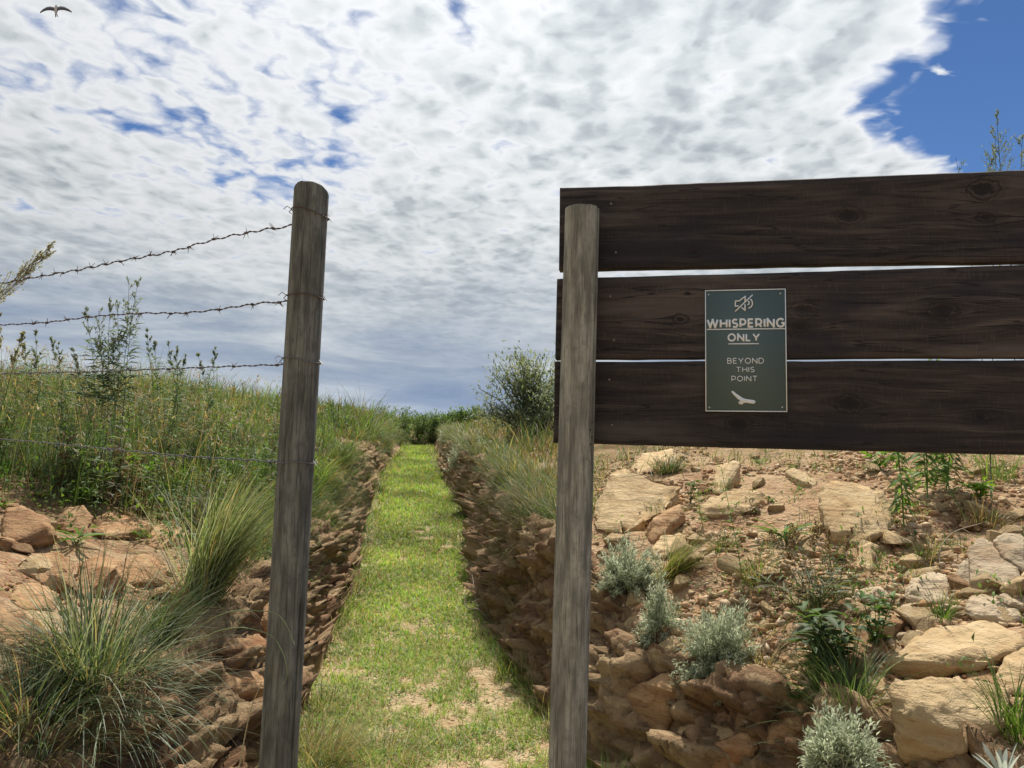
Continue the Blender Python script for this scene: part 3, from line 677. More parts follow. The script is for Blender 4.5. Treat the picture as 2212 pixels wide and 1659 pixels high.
# lettering: every glyph is drawn from strokes on a unit cap height
def arc(cx, cy, rx, ry, a0, a1, n=14): return [(cx+rx*math.cos(R(a0+(a1-a0)*i/n)), cy+ry*math.sin(R(a0+(a1-a0)*i/n))) for i in range(n+1)]
GL = {
 'W': (1.42, [[(0, 1), (.36, 0), (.71, 1), (1.06, 0), (1.42, 1)]]), 'H': (.84, [[(0, 0), (0, 1)], [(.84, 0), (.84, 1)], [(0, .5), (.84, .5)]]),
 'I': (0.0, [[(0, 0), (0, 1)]]), 'N': (.86, [[(0, 0), (0, 1), (.86, 0), (.86, 1)]]), 'L': (.6, [[(0, 1), (0, 0), (.6, 0)]]),
 'E': (.64, [[(.64, 1), (0, 1), (0, 0), (.64, 0)], [(0, .51), (.58, .51)]]), 'T': (.82, [[(0, 1), (.82, 1)], [(.41, 1), (.41, 0)]]),
 'Y': (.9, [[(0, 1), (.45, .42), (.9, 1)], [(.45, .42), (.45, 0)]]), 'O': (1.02, [arc(.51, .5, .51, .51, 0, 360, 26)]),
 'P': (.72, [[(0, 0), (0, 1), (.38, 1)]+arc(.38, .66, .34, .34, 90, -90, 10)+[(0, .32)]]),
 'R': (.74, [[(0, 0), (0, 1), (.38, 1)]+arc(.38, .66, .34, .34, 90, -90, 10)+[(0, .32)], [(.42, .32), (.72, 0)]]),
 'B': (.74, [[(0, 0), (0, 1), (.40, 1)]+arc(.40, .76, .25, .24, 90, -90, 8)+[(0, .52)], [(.40, .52)]+arc(.44, .26, .28, .26, 90, -90, 8)+[(0, 0)]]),
 'D': (.88, [[(0, 0), (0, 1), (.38, 1)]+arc(.38, .5, .50, .50, 90, -90, 14)+[(0, 0)]]),
 'S': (.66, [arc(.34, .745, .31, .255, 35, 270, 12)+arc(.33, .25, .33, .25, 90, -145, 12)]),
 'G': (.94, [arc(.51, .5, .51, .51, 42, 325, 20)+[(.93, .18), (.93, .47), (.60, .47)]]),
}
def stroke(mb, pts, wd, o0=0.0003, o1=0.0010):
    pts = np.array(pts, float); n = len(pts)
    for i in range(n-1):
        a, b = pts[i], pts[i+1]; d = b-a; ln = np.linalg.norm(d)
        if ln < 1e-6: continue
        d /= ln; p = np.array([-d[1], d[0]])*wd/2; e0 = wd*0.5 if 0 < i else 0.0; e1 = wd*0.5 if i < n-2 else 0.0
        e0 = min(e0, ln*0.3); e1 = min(e1, ln*0.3)
        o = o1+0.00002*(i % 2)+0.00001*(i % 3)+rng.uniform(0, 4e-5)
        c = [a-d*e0-p, b+d*e1-p, b+d*e1+p, a-d*e0+p]
        V = [S(x, y, z) for z in (o0, o) for (x, y) in c]
        mb.add(V, [[(0, 3, 2, 1), (4, 5, 6, 7), (0, 1, 5, 4), (1, 2, 6, 5), (2, 3, 7, 6), (3, 0, 4, 7)]], (1, 1, 1))
def spx(X, Y):    # zoomed photograph coordinates of the sign -> metres on the sign
    fy = (Y-128)/(1544-128); x0 = 160+18*fy; x1 = 1098+36*fy; yt = 128-20*(X-x0)/(x1-x0); yb = 1540+8*(X-x0)/(x1-x0)
    return ((X-x0)/(x1-x0)-0.5)*SWD, (0.5-(Y-yt)/(yb-yt))*SHT
def word(text, X0, X1, Ytop, Ybot, wt, gap):
    (a0, b1), (a1, b0) = spx(X0, Ytop), spx(X1, Ybot)
    cap = b1-b0; ws = [GL[c][0] for c in text]; tot = sum(ws)+len(text)*wt+(len(text)-1)*gap
    k = (a1-a0)/tot; mb = MB(); x = a0+wt/2*k; wd = wt*cap
    for c, wc in zip(text, ws):
        for st in GL[c][1]:
            stroke(mb, [(x+p[0]*k, b0+wd/2+p[1]*(cap-wd)) for p in st], wd)
        x += (wc+wt+gap)*k
    o = mb.build('lettering', m_sw, SIGN); o['label'] = 'white word %s' % text; return o
word('WHISPERING', 186, 1090, 466, 566, 0.20, 0.22)
word('ONLY', 432, 808, 636, 728, 0.20, 0.22)
word('BEYOND', 430, 858, 922, 988, 0.125, 0.24)
word('THIS', 535, 750, 1026, 1088, 0.125, 0.24)
word('POINT', 482, 785, 1130, 1194, 0.125, 0.24)
for (X0, X1, Y, h) in ((187, 1100, 590, 12), (441, 797, 758, 12)):
    a0, b = spx(X0, Y); a1, _ = spx(X1, Y); mb = MB(); hgt = h/1414*SHT
    slab(mb, a0, a1, b-hgt/2, b+hgt/2, 0.0003, 0.0011); mb.build('underline', m_sw, SIGN)
mb = MB(); lw = 13/1414*SHT
for pl in ([(590, 330), (632, 365), (632, 292)], [(632, 262), (632, 200), (565, 252), (520, 256), (517, 315), (560, 314)], [(515, 380), (718, 182)],
           [(660, 300), (676, 290), (680, 275), (674, 262), (666, 254)], [(672, 340), (700, 325), (716, 298), (716, 270), (706, 246), (690, 232)]):
    stroke(mb, [spx(*p) for p in pl], lw)
mb.build('muted_speaker_symbol', m_sw, SIGN)
bird_pts = [(480, 1312), (497, 1302), (540, 1336), (585, 1366), (620, 1388), (655, 1398), (700, 1404), (745, 1411), (765, 1420), (762, 1444), (742, 1454), (700, 1448), (660, 1440), (626, 1444), (615, 1460), (584, 1460), (566, 1444), (572, 1424), (585, 1414), (560, 1400), (528, 1368), (498, 1338)]
bp = [spx(*p) for p in bird_pts]
nb = len(bp); V = [S(a, b, 0.0003) for a, b in bp]+[S(a, b, 0.001) for a, b in bp]
mb = MB(); mb.add(V, [np.arange(nb)[None]+nb, np.stack([np.arange(nb), (np.arange(nb)+1) % nb, (np.arange(nb)+1) % nb+nb, np.arange(nb)+nb], 1)], (1, 1, 1))
mb.build('soaring_bird_emblem', m_sw, SIGN)
for (X, Y) in ((204, 180), (1036, 168), (225, 1495), (1075, 1492)):
    a, b = spx(X, Y); mb = MB(); an = np.arange(12)/12*2*np.pi; rr = 0.0022
    rows = [[S(a+math.cos(q)*r_, b+math.sin(q)*r_, o_) for q in an] for (r_, o_) in ((rr, 0.0), (rr, 0.0012), (rr*0.6, 0.0018))]
    V = np.array(rows).reshape(-1, 3); i = np.arange(2)[:, None]*12; j = np.arange(12)[None]; j2 = (j+1) % 12
    mb.add(V, [np.stack([i+j, i+j2, i+12+j2, i+12+j], -1).reshape(-1, 4), (np.arange(12)+24)[None]], (1, 1, 1)); mb.build('screw', m_sc, SIGN, True)

# ------------------------------------------------------------------ barbed wire
m_w1, t = mat('rusty_wire'); g = t.n('ShaderNodeNewGeometry').outputs['Position']
finish(t, t.mix(t.noise(g, 120, 3), (0.055, 0.032, 0.026), (0.115, 0.085, 0.075)), 0.6, 0.4)
m_w2, t = mat('grey_wire'); g = t.n('ShaderNodeNewGeometry').outputs['Position']
finish(t, t.mix(t.noise(g, 120, 3), (0.07, 0.07, 0.075), (0.16, 0.16, 0.165)), 0.5, 0.5)
def post_axis(z): return PLF+PLA*((z-PLF[2])/PLA[2])
def wire(pts, label, mtl, loop, barb_px, wave=0.0025, rad=0.00125):
    pts = np.array(pts, float); n = len(pts)
    dep = np.interp(pts[:, 0], [-900, 0, 620], [3.75, 2.66, 2.0])
    P3 = np.array([at_depth(a, b, d) for (a, b), d in zip(pts, dep)])
    s = np.concatenate([[0], np.cumsum(np.linalg.norm(np.diff(P3, axis=0), axis=1))]); Lt = s[-1]
    u = np.arange(0, Lt, 0.006)
    C = np.stack([smooth_interp(u, s, P3[:, k]) for k in range(3)], 1)
    C[:, 2] += wave*np.sin(u*2*np.pi/0.075+2*vnoise(u*9, u*0, 5))+wave*0.8*vnoise(u*30, u*0, 9)
    tan = np.gradient(C, axis=0); tan /= np.linalg.norm(tan, axis=1)[:, None]
    a = np.cross(tan, [0, 0, 1.0]); a /= np.linalg.norm(a, axis=1)[:, None]; b = np.cross(tan, a)
    root = thing('barbed_wire', label, 'wire', P3[0], 'barbed wires running left from the dark post')
    for ph in (0, math.pi):
        th_ = u*2*np.pi/0.045+ph
        mb = MB(); mb.tube(C+rad*1.05*(a*np.cos(th_)[:, None]+b*np.sin(th_)[:, None]), rad, (1, 1, 1), 5); mb.build('strand', mtl, root, True)
    for bx in barb_px:
        X = [to_px(c)[0] for c in C[::6]]; k = int(np.argmin(np.abs(np.array(X)-bx)))*6
        c = C[k]; tt, aa, bb = tan[k], a[k], b[k]
        mb = MB(); th_ = np.linspace(0, 4*np.pi, 22)
        mb.tube(c+np.outer(np.linspace(-0.005, 0.005, 22), tt)+0.0034*(np.outer(np.cos(th_), aa)+np.outer(np.sin(th_), bb)), 0.001, (1, 1, 1), 4)
        for q in range(4):
            an = random.uniform(0, 6.28); dv = aa*math.cos(an)+bb*math.sin(an)+tt*random.uniform(-0.8, 0.8)
            st = c+tt*random.uniform(-0.005, 0.005)
            mb.tube([st, st+dv*0.008, st+dv*0.016], [0.001, 0.001, 0.0003], (1, 1, 1), 4)
        mb.build('barb', mtl, root)
    # wrap round the post
    for (y0, y1) in loop:
        zl = at_depth(640, y0, 2.0)[2]; zr = at_depth(690, y1, 2.0)[2]
        th_ = np.linspace(-0.15*np.pi, 2.25*np.pi, 90); z = (zl+zr)/2-(zl-zr)/2*np.cos(th_)+0.003*np.sin(th_*3)
        z = (zl+zr)/2+(zr-zl)/2*np.cos(th_)+0.002*np.sin(th_*3+y0)
        ctr = np.array([post_axis(q) for q in z])
        rr = 0.0487+0.0008*np.sin(th_*5)
        mb = MB()
        pts3 = ctr+np.stack([np.cos(th_)*rr, np.sin(th_)*rr, 0*th_], 1)
        mb.tube(pts3, 0.0016, (1, 1, 1), 5)
        for e, sx in ((0, 1), (-1, 1), (45, -1)):
            st = pts3[e]; mb.tube([st, st+[sx*0.010, -0.008, 0.006], st+[sx*0.018, -0.012, -0.004]], [0.0013, 0.0012, 0.0008], (1, 1, 1), 4)
            mb.tube([st, st+[sx*0.004, -0.01, -0.010], st+[-sx*0.004, -0.012, -0.016]], [0.0013, 0.0012, 0.0008], (1, 1, 1), 4)
        mb.build('post_loop', mtl, root)
    return root
wire([(632, 487), (538, 502), (455, 520), (367, 544), (265, 563), (167, 583), (58, 602), (0, 613), (-250, 668), (-560, 730)], 'topmost barbed wire, slack and rusty, running left from the dark post', m_w1, [(453, 472)],
     [591, 538, 455, 413, 367, 331, 297, 265, 233, 202, 167, 141, 117, 93, 62, -60, -140])
wire([(622, 651), (560, 655), (476, 668), (411, 675), (302, 677), (196, 684), (105, 696), (0, 702), (-250, 722), (-560, 760)], 'second barbed wire down, crossing in front of the tall weeds', m_w1, [(640, 645)],
     [606, 540, 476, 411, 362, 302, 190, 147, 105, 75, -70], 0.0015)
wire([(617, 787), (509, 791), (356, 797), (180, 803), (0, 807), (-250, 818), (-560, 835)], 'third barbed wire down, nearly level above the grassy crest', m_w2, [(774, 786)],
     [598, 509, 440, 356, 280, 203, 120, 66, 15, -90], 0.001)
wire([(600, 998), (530, 993), (455, 989), (350, 981), (200, 966), (0, 948), (-250, 930), (-560, 915)], 'lowest barbed wire, grey, low among the grass and rocks', m_w2, [(998, 1000)],
     [583, 455, 400, 330, 240, 120], 0.001)

# ------------------------------------------------------------------ rocks
def hull_mesh(pts):
    bm = bmesh.new()
    for p in pts: bm.verts.new(p)
    r = bmesh.ops.convex_hull(bm, input=bm.verts)
    dead = [e for e in r['geom_interior']+r['geom_unused'] if isinstance(e, bmesh.types.BMVert)]
    if dead: bmesh.ops.delete(bm, geom=list(set(dead)), context='VERTS')
    return bm
from mathutils import noise as mn
def roughen(bm, size, seed, levels=3, amp=0.045, layer=0.03, tiltv=(0.2, 0.15, 1)):
    """split the flat hull faces and break them up: fractal relief plus bedding ledges"""
    bmesh.ops.bevel(bm, geom=list(bm.edges), offset=size*0.028, segments=1, affect='EDGES', clamp_overlap=True)
    bmesh.ops.triangulate(bm, faces=bm.faces)
    for _ in range(levels):
        es = [e for e in bm.edges if e.calc_length() > size*0.03]
        if not es: break
        bmesh.ops.subdivide_edges(bm, edges=es, cuts=1)
        bmesh.ops.triangulate(bm, faces=[f for f in bm.faces if len(f.verts) > 3])
    bm.normal_update(); off = Vector((seed*3.1, seed*1.7, seed*0.9)); tv = Vector(tiltv).normalized()
    mv = []
    for v in bm.verts:
        p = v.co/size
        d = amp*mn.fractal(p*2.4+off, 1.0, 2.0, 4)+amp*0.5*mn.noise(p*9+off)
        q = (p.dot(tv)*7+1.2*mn.noise(p*1.6+off)); fr = q-math.floor(q)
        side = 1-abs(v.normal.dot(tv))
        d += layer*side*(fr-0.5)
        mv.append(v.normal*d*size)
    for v, d in zip(bm.verts, mv): v.co += d
def bm_obj(name, bm, mtl, parent=None, smooth=True):
    me = bpy.data.meshes.new(name); bm.to_mesh(me); bm.free(); me.materials.append(mtl)
    if smooth: me.polygons.foreach_set('use_smooth', np.ones(len(me.polygons), bool))
    o = bpy.data.objects.new(name, me); COL.objects.link(o); o.parent = parent; return o

def boulder(poly, label, mtl, seed, ridge=0.42, dep=0.9, lean=0.75, cat='rock', lift=0.0):
    """poly: outline in the photograph; the rock stands where its lower part meets the bank, with its own depth and thickness"""
    poly = np.array(poly, float); lo, hi = poly.min(0), poly.max(0); c = (lo+hi)/2
    g = hit(c[0], hi[1]-0.18*(hi[1]-lo[1])); Y0 = g[1]-lift
    hpx = hi[1]-lo[1]; wm = (hi[0]-lo[0])/F0*Y0; hm = hpx/F0*Y0
    depth = min(dep*wm, 2.2*hm+0.1)
    pts = []
    for (x, y) in poly:
        f = (hi[1]-y)/hpx                                     # 0 bottom .. 1 top
        yy = Y0+depth*lean*max(f-0.12, 0)
        yy = min(yy, hit(x, y)[1]-0.10*hm-0.01)                # stays proud of the bank behind it
        pts.append(at_depth(x, y, yy))
    rl = random.Random(seed)
    for fx in (0.2, 0.5, 0.8):                                # brow: where the top face turns into the front face
        x = lo[0]+(hi[0]-lo[0])*fx; y = hi[1]-hpx*(ridge+rl.uniform(-0.08, 0.08))
        yb = min(Y0-0.02*wm, hit(x, y)[1]-0.30*hm)
        pts.append(at_depth(x, y, yb+rl.uniform(-0.02, 0.02)*wm))
    base = np.array(pts); ctr = base.mean(0)
    for fx in (0.15, 0.85):                                   # buried back and foot
        x = lo[0]+(hi[0]-lo[0])*fx
        p = at_depth(x, hi[1]-hpx*0.5, Y0+depth); p[2] -= hm*0.9; pts.append(p)
        p = at_depth(x, hi[1], Y0+depth*0.3); p[2] -= hm*0.25; pts.append(p)
    pts = np.array(pts); org = ctr.copy(); org[2] = pts[:, 2].min()
    bm = hull_mesh([tuple(p-org) for p in pts]); size = max(wm, hm)
    roughen(bm, size, seed)
    o = bm_obj('rock', bm, mtl); o.location = tuple(org); tag(o, label, cat); return o
B = boulder
B([(1283, 1112), (1318, 1030), (1352, 1018), (1405, 1033), (1470, 1052), (1462, 1084), (1400, 1120), (1345, 1152), (1290, 1142)], 'largest pale angular sandstone block just right of the pale post', M_SAND, 1, 0.36)
B([(1393, 1150), (1420, 1112), (1470, 1082), (1480, 1110), (1452, 1150), (1408, 1176)], 'brown tilted slab leaning below the largest pale block', M_RUST, 2, 0.5)
B([(1404, 1186), (1430, 1156), (1470, 1150), (1485, 1172), (1480, 1198), (1420, 1206)], 'pale stone above the leftmost silver shrub', M_SAND, 3)
B([(1508, 1106), (1530, 1072), (1590, 1056), (1640, 1064), (1650, 1082), (1600, 1112), (1530, 1118)], 'long pale rounded slab at the edge of the gravel slope', M_SAND, 4)
B([(1358, 1010), (1390, 978), (1452, 970), (1470, 990), (1440, 1018), (1370, 1022)], 'pale rock close under the left end of the plank screen', M_SAND, 5)
B([(1539, 1062), (1548, 1004), (1580, 992), (1600, 1000), (1598, 1030), (1560, 1068)], 'upright tan stone behind the young weed stem', M_SAND, 6)
B([(1766, 1090), (1772, 1048), (1800, 1034), (1900, 1052), (1928, 1090), (1925, 1150), (1860, 1180), (1800, 1150)], 'broad rough sandy slab sunk in the gravel slope', M_SAND, 7, 0.2, 1.0, 1.0)
B([(1848, 1215), (1856, 1180), (1880, 1170), (1892, 1196), (1884, 1232), (1856, 1236)], 'small upright tan stone at the foot of the sunken slab', M_SAND, 8)
B([(1952, 1290), (1965, 1250), (2008, 1228), (2044, 1240), (2054, 1296), (2010, 1306), (1962, 1302)], 'shaded pointed rock between gravel and the cracked rock', M_SHADED, 9)
B([(2088, 1250), (2092, 1190), (2118, 1160), (2140, 1164), (2180, 1218), (2208, 1248), (2160, 1268), (2100, 1268)], 'shaded cracked rock, left half, near the right picture edge', M_SHADED, 10)
B([(2146, 1168), (2170, 1150), (2230, 1152), (2250, 1210), (2216, 1238), (2190, 1214)], 'shaded cracked rock, right half, cut by the picture edge', M_SHADED, 11)
B([(2060, 1258), (2068, 1222), (2090, 1204), (2100, 1240), (2096, 1264), (2070, 1272)], 'small upright shaded stone wedged left of the cracked rock', M_SHADED, 12)
B([(2082, 1318), (2096, 1286), (2140, 1278), (2200, 1300), (2212, 1336), (2180, 1350), (2100, 1340)], 'rounded brown boulder above the wide flat slab', M_SHADED, 13)
B([(2150, 1290), (2180, 1270), (2260, 1268), (2275, 1310), (2216, 1322)], 'tan rock behind the rounded brown boulder', M_SHADED, 14)
B([(1902, 1440), (1930, 1418), (2010, 1362), (2085, 1344), (2150, 1346), (2208, 1376), (2216, 1398), (2150, 1448), (2050, 1452), (1960, 1466)], 'wide flat sandstone slab behind the front boulder', M_SAND, 15, 0.3, 0.8, 0.9)
B([(1918, 1490), (1930, 1468), (2020, 1460), (2130, 1464), (2186, 1486), (2184, 1520), (2160, 1570), (2100, 1610), (2040, 1630), (1990, 1612), (1940, 1590), (1938, 1550), (1922, 1520)], 'big pale front boulder at the lower right with a flat face', M_SAND, 16, 0.62, 0.6, 0.5)
B([(2146, 1470), (2170, 1420), (2230, 1378), (2280, 1400), (2270, 1500), (2190, 1500), (2160, 1484)], 'pale rock cut by the picture edge beside the front boulder', M_SAND, 17)
B([(1936, 1330), (1950, 1304), (1990, 1302), (2012, 1322), (2000, 1350), (1950, 1352)], 'flat brown stone below the shaded pointed rock', M_SHADED, 18)
B([(1840, 1290), (1856, 1274), (1910, 1264), (1952, 1260), (1948, 1284), (1900, 1296), (1850, 1300)], 'long thin ledge stone above the dark leafy plant', M_SHADED, 19)
B([(1852, 1482), (1870, 1462), (1900, 1458), (1918, 1470), (1908, 1496), (1866, 1498)], 'small pale stone left of the big front boulder', M_SAND, 20)
B([(1696, 1022), (1712, 1010), (1740, 1022), (1766, 1040), (1762, 1052), (1720, 1042)], 'whitish flat stone lying on the upper gravel slope', M_SAND, 21)
B([(1520, 1640), (1545, 1600), (1620, 1580), (1640, 1610), (1610, 1670), (1530, 1690)], 'dark brown block low in the bank face at the bottom', M_RUST, 22, 0.7, 0.7)
B([(1330, 1530), (1380, 1480), (1450, 1452), (1470, 1500), (1440, 1580), (1380, 1600), (1335, 1570)], 'smooth tan rock face below the middle silver shrub', M_RUST, 23, 0.75, 0.5, 0.45)
B([(1650, 1572), (1680, 1545), (1760, 1540), (1790, 1580), (1740, 1620), (1660, 1610)], 'rusty slab under the overhang beside the lowest silver shrub', M_RUST, 24, 0.6, 0.6)
B([(1440, 1600), (1480, 1560), (1560, 1560), (1610, 1590), (1560, 1650), (1480, 1665)], 'tan ledge in the bank face at the bottom', M_SAND, 38, 0.4, 0.6)
# left bank
B([(-20, 1372), (-10, 1300), (40, 1322), (90, 1350), (140, 1380), (158, 1410), (120, 1440), (60, 1420), (0, 1400)], 'sunlit tan slab at the left edge behind the big tussock', M_RUST, 25, 0.35)
B([(-30, 1470), (-20, 1396), (30, 1402), (72, 1440), (76, 1470), (20, 1482)], 'orange slab at the left edge just above the spreading tussock', M_RUST, 26, 0.4)
B([(192, 1160), (205, 1120), (240, 1104), (300, 1114), (335, 1136), (318, 1160), (240, 1166)], 'tan layered rock under the bright leafy plant', M_RUST, 27)
B([(310, 1174), (322, 1138), (372, 1126), (410, 1148), (400, 1178), (340, 1186)], 'brown layered rock left of the windswept tussock', M_RUST, 28)
B([(160, 1270), (170, 1218), (206, 1202), (262, 1212), (270, 1260), (240, 1288), (180, 1290)], 'dark reddish block in shade above the big tussock', M_RUST, 29, 0.7, 0.8)
B([(262, 1240), (270, 1204), (320, 1196), (362, 1222), (358, 1262), (310, 1270), (276, 1262)], 'sunlit orange rock beside the dark reddish block', M_RUST, 30)
B([(288, 1340), (300, 1308), (326, 1304), (338, 1332), (330, 1356), (298, 1358)], 'small yellow stone between the two tussocks', M_RUST, 31)
B([(300, 1020), (318, 984), (350, 978), (384, 996), (386, 1026), (340, 1030)], 'orange layered rock high on the left bank', M_RUST, 32)
B([(396, 990), (410, 968), (440, 966), (458, 984), (440, 996), (404, 998)], 'small orange rock high on the bank near the dark post', M_RUST, 33)
B([(0, 1150), (10, 1096), (50, 1090), (110, 1120), (125, 1160), (80, 1180), (10, 1176)], 'brown rock at the left edge below the green herbs', M_RUST, 34)
B([(450, 1400), (470, 1376), (560, 1366), (580, 1390), (570, 1412), (480, 1420)], 'tan ledge rock left of the dark post', M_RUST, 35, 0.4)
B([(436, 1500), (450, 1452), (520, 1440), (566, 1450), (572, 1490), (520, 1520), (450, 1518)], 'brown overhanging rock left of the dark post', M_RUST, 36, 0.6)
B([(460, 1620), (480, 1600), (540, 1590), (575, 1602), (570, 1640), (500, 1650)], 'orange stone at the bottom beside the dark post', M_RUST, 37, 0.5)

B([(60, 1236), (80, 1196), (130, 1190), (158, 1220), (150, 1256), (90, 1262)], 'brown rock left of the dark reddish block', M_RUST, 41)
B([(20, 1296), (30, 1262), (90, 1258), (130, 1284), (120, 1316), (50, 1320)], 'orange layered rock above the sunlit tan slab', M_RUST, 42, 0.4)
B([(420, 1150), (432, 1110), (480, 1096), (530, 1112), (540, 1150), (480, 1166)], 'brown rock behind the windswept tussock', M_RUST, 43)
B([(120, 1130), (140, 1096), (180, 1090), (200, 1116), (190, 1146), (140, 1150)], 'low brown rock beside the tan layered rock', M_RUST, 44)
B([(500, 1330), (515, 1290), (560, 1280), (590, 1300), (585, 1345), (530, 1352)], 'tan ledge behind the dark post', M_RUST, 45)

# ------------------------------------------------------------------ lesser stones: parts of the ground, sharing a few shapes
def stone_shapes(n, seed0, flat):
    out = []
    for k in range(n):
        rl = random.Random(seed0+k); pts = []
        for _ in range(11):
            v = Vector((rl.gauss(0, 1), rl.gauss(0, 1), rl.gauss(0, 1))).normalized()
            v = Vector([math.copysign(abs(c)**0.7, c) for c in v])
            pts.append((v.x*0.55, v.y*0.45*rl.uniform(0.7, 1.2), v.z*flat*rl.uniform(0.7, 1.2)))
        out.append(hull_mesh(pts))
    return out
def stone_meshes(n, seed0, flat, mtl):
    res = []
    for k, bm in enumerate(stone_shapes(n, seed0, flat)):
        bmesh.ops.bevel(bm, geom=list(bm.edges), offset=0.035, segments=1, affect='EDGES', clamp_overlap=True)
        me = bpy.data.meshes.new('stone'); bm.to_mesh(me); bm.free(); me.materials.append(mtl); res.append(me)
    return res
ST_S = stone_meshes(7, 100, 0.30, M_SAND); ST_R = stone_meshes(9, 200, 0.34, M_RUST)
def put_stone(x, y, sz, kind, sink=0.25, extra=None, follow=0.7, owner=None):
    me = random.choice(ST_S if kind == 's' else ST_R)
    o = bpy.data.objects.new('stone', me); COL.objects.link(o); o.parent = owner or GROUND
    n = Vector(normal(x, y, 0.05))*follow+Vector((0, 0, 1))*(1-follow)+Vector((random.gauss(0, .18), random.gauss(0, .18), 0))
    q = n.normalized().to_track_quat('Z', 'Y').to_matrix().to_4x4()@Matrix.Rotation(random.uniform(0, 6.28), 4, 'Z')
    z = ground(x, y)+sz*0.30*(0.5-sink)
    o.matrix_basis = Matrix.Translation((x, y, z))@q@Matrix.Diagonal((sz*random.uniform(.8, 1.25), sz*random.uniform(.8, 1.2), sz*random.uniform(.8, 1.3), 1))
    return o
nst = 0
# right slope
while nst < 190:
    px, py = random.uniform(1285, 2210), random.uniform(985, 1480)
    p = hit(px, py); s = bil(SR, p[0], p[1])
    if s < 0.15 or p[1] > 9: continue
    put_stone(p[0], p[1], random.choice((.03, .04, .05, .06, .08, .11, .14))*random.uniform(.8, 1.2), random.choice('sssr')); nst += 1
# left slope
nst = 0
while nst < 84:
    px, py = random.uniform(0, 590), random.uniform(1010, 1659)
    p = hit(px, py); s = bil(SL, p[0], p[1])
    if s < 0.1 or p[1] > 8: continue
    put_stone(p[0], p[1], random.choice((.03, .05, .07, .10, .13, .17))*random.uniform(.8, 1.2), random.choice('srrr')); nst += 1
# trench walls
for E, side, n in ((EL, -1, 30), (ER, 1, 34)):
    k = 0
    while k < n:
        y = 2.1+ (14-2.1)*random.random()**2.2
        xe = np.interp(y, E[:, 1], E[:, 0])
        x = xe+side*random.uniform(0.0, 0.20 if side > 0 else 0.36)
        put_stone(x, y, random.uniform(.06, .17)*(1 if y < 7 else .9), 'r' if random.random() < .85 else 's', 0.45, follow=0.45, owner=FACE_R if side > 0 else FACE_L); k += 1
# path edge crumbs
for k in range(24):
    y = 2.9+8*random.random()**2; xl, xr = np.interp(y, EL[:, 1], EL[:, 0]), np.interp(y, ER[:, 1], ER[:, 0])
    x = xl+random.uniform(0.02, .16) if random.random() < .6 else xr-random.uniform(0.02, .14)
    put_stone(x, y, random.uniform(.02, .05), random.choice('sr'), 0.2)

# ------------------------------------------------------------------ gravel: uncountable, one object each bank
def gravel(name, label, n, sampler, mats, seed):
    r = np.random.default_rng(seed); mb = MB()
    shapes = []
    for bm in stone_shapes(6, 300+seed, 0.34):
        bmesh.ops.triangulate(bm, faces=bm.faces); bm.verts.index_update()
        shapes.append((np.array([v.co[:] for v in bm.verts]), np.array([[v.index for v in f.verts] for f in bm.faces]))); bm.free()
    X, Y, Sz = sampler(n, r); Z = ground(X, Y)
    pal = np.array(mats)
    for k in range(len(X)):
        V, Fc = shapes[k % 6]
        a = r.uniform(0, 6.28); ca, sa = math.cos(a), math.sin(a); b = r.normal(0, .35); cb, sb = math.cos(b), math.sin(b)
        M = np.array([[ca, -sa, 0], [sa, ca, 0], [0, 0, 1]])@np.array([[1, 0, 0], [0, cb, -sb], [0, sb, cb]])
        mb.add((V*Sz[k]*r.uniform(.75, 1.3, 3))@M.T+[X[k], Y[k], Z[k]+Sz[k]*0.08], [Fc], pal[r.integers(len(pal))]*r.uniform(.75, 1.2))
    o = mb.build(name, M_PEB, None); tag(o, label, 'gravel', kind='stuff'); return o
M_PEB, t = mat('pebble'); g = t.n('ShaderNodeNewGeometry').outputs['Position']
finish(t, t.mix(t.m('MULTIPLY', t.noise(g, 90, 4), 0.6), t.n('ShaderNodeAttribute', attribute_name='Col').outputs['Color'], (0.25, 0.14, 0.07)), 0.95, 0.1, t.noise(g, 140, 3), 0.4, 0.004)
PEB = [(.52, .39, .23), (.58, .45, .29), (.46, .30, .17), (.42, .24, .13), (.62, .50, .35), (.50, .35, .21)]
def smp_right(n, r):
    xs, ys = [], []
    while sum(map(len, xs)) < n:
        y = 2.2+5.5*r.random(4000)**1.5; x = r.uniform(-0.2, 3.4, 4000)
        s = bil(SR, x, y); k = (s > 0.12) & (fbm(x, y, 1.6, 3, 131)+0.16 > r.uniform(0, .45, 4000)) & (x/y < 0.78)
        xs.append(x[k]); ys.append(y[k])
    x = np.concatenate(xs)[:n]; y = np.concatenate(ys)[:n]
    return x, y, 0.012+0.045*r.random(n)**3
def smp_left(n, r):
    xs, ys = [], []
    while sum(map(len, xs)) < n:
        y = 2.0+5.0*r.random(4000)**1.3; x = r.uniform(-3.6, -0.7, 4000)
        s = bil(SL, x, y); k = (s > -0.12) & (fbm(x, y, 1.8, 3, 141)+0.05 > r.uniform(0, .5, 4000)) & (x/y > -0.8)
        xs.append(x[k]); ys.append(y[k])
    x = np.concatenate(xs)[:n]; y = np.concatenate(ys)[:n]
    return x, y, 0.010+0.03*r.random(n)**3
def smp_path(n, r):
    y = 2.3+7*r.random(n)**1.6; xl, xr = np.interp(y, EL[:, 1], EL[:, 0]), np.interp(y, ER[:, 1], ER[:, 0])
    u = r.beta(.55, .55, n); return xl+(xr-xl)*u, y, 0.006+0.02*r.random(n)**4
gravel('gravel', 'loose tan gravel covering the stony slope under the plank screen', 11000, smp_right, PEB, 1)
gravel('gravel', 'reddish gravel scattered over the bank left of the path', 2200, smp_left, [(.40, .22, .11), (.34, .16, .08), (.5, .34, .2), (.44, .26, .14)], 2)
gravel('gravel', 'small grit scattered along the grassy path floor', 1300, smp_path, PEB, 3)

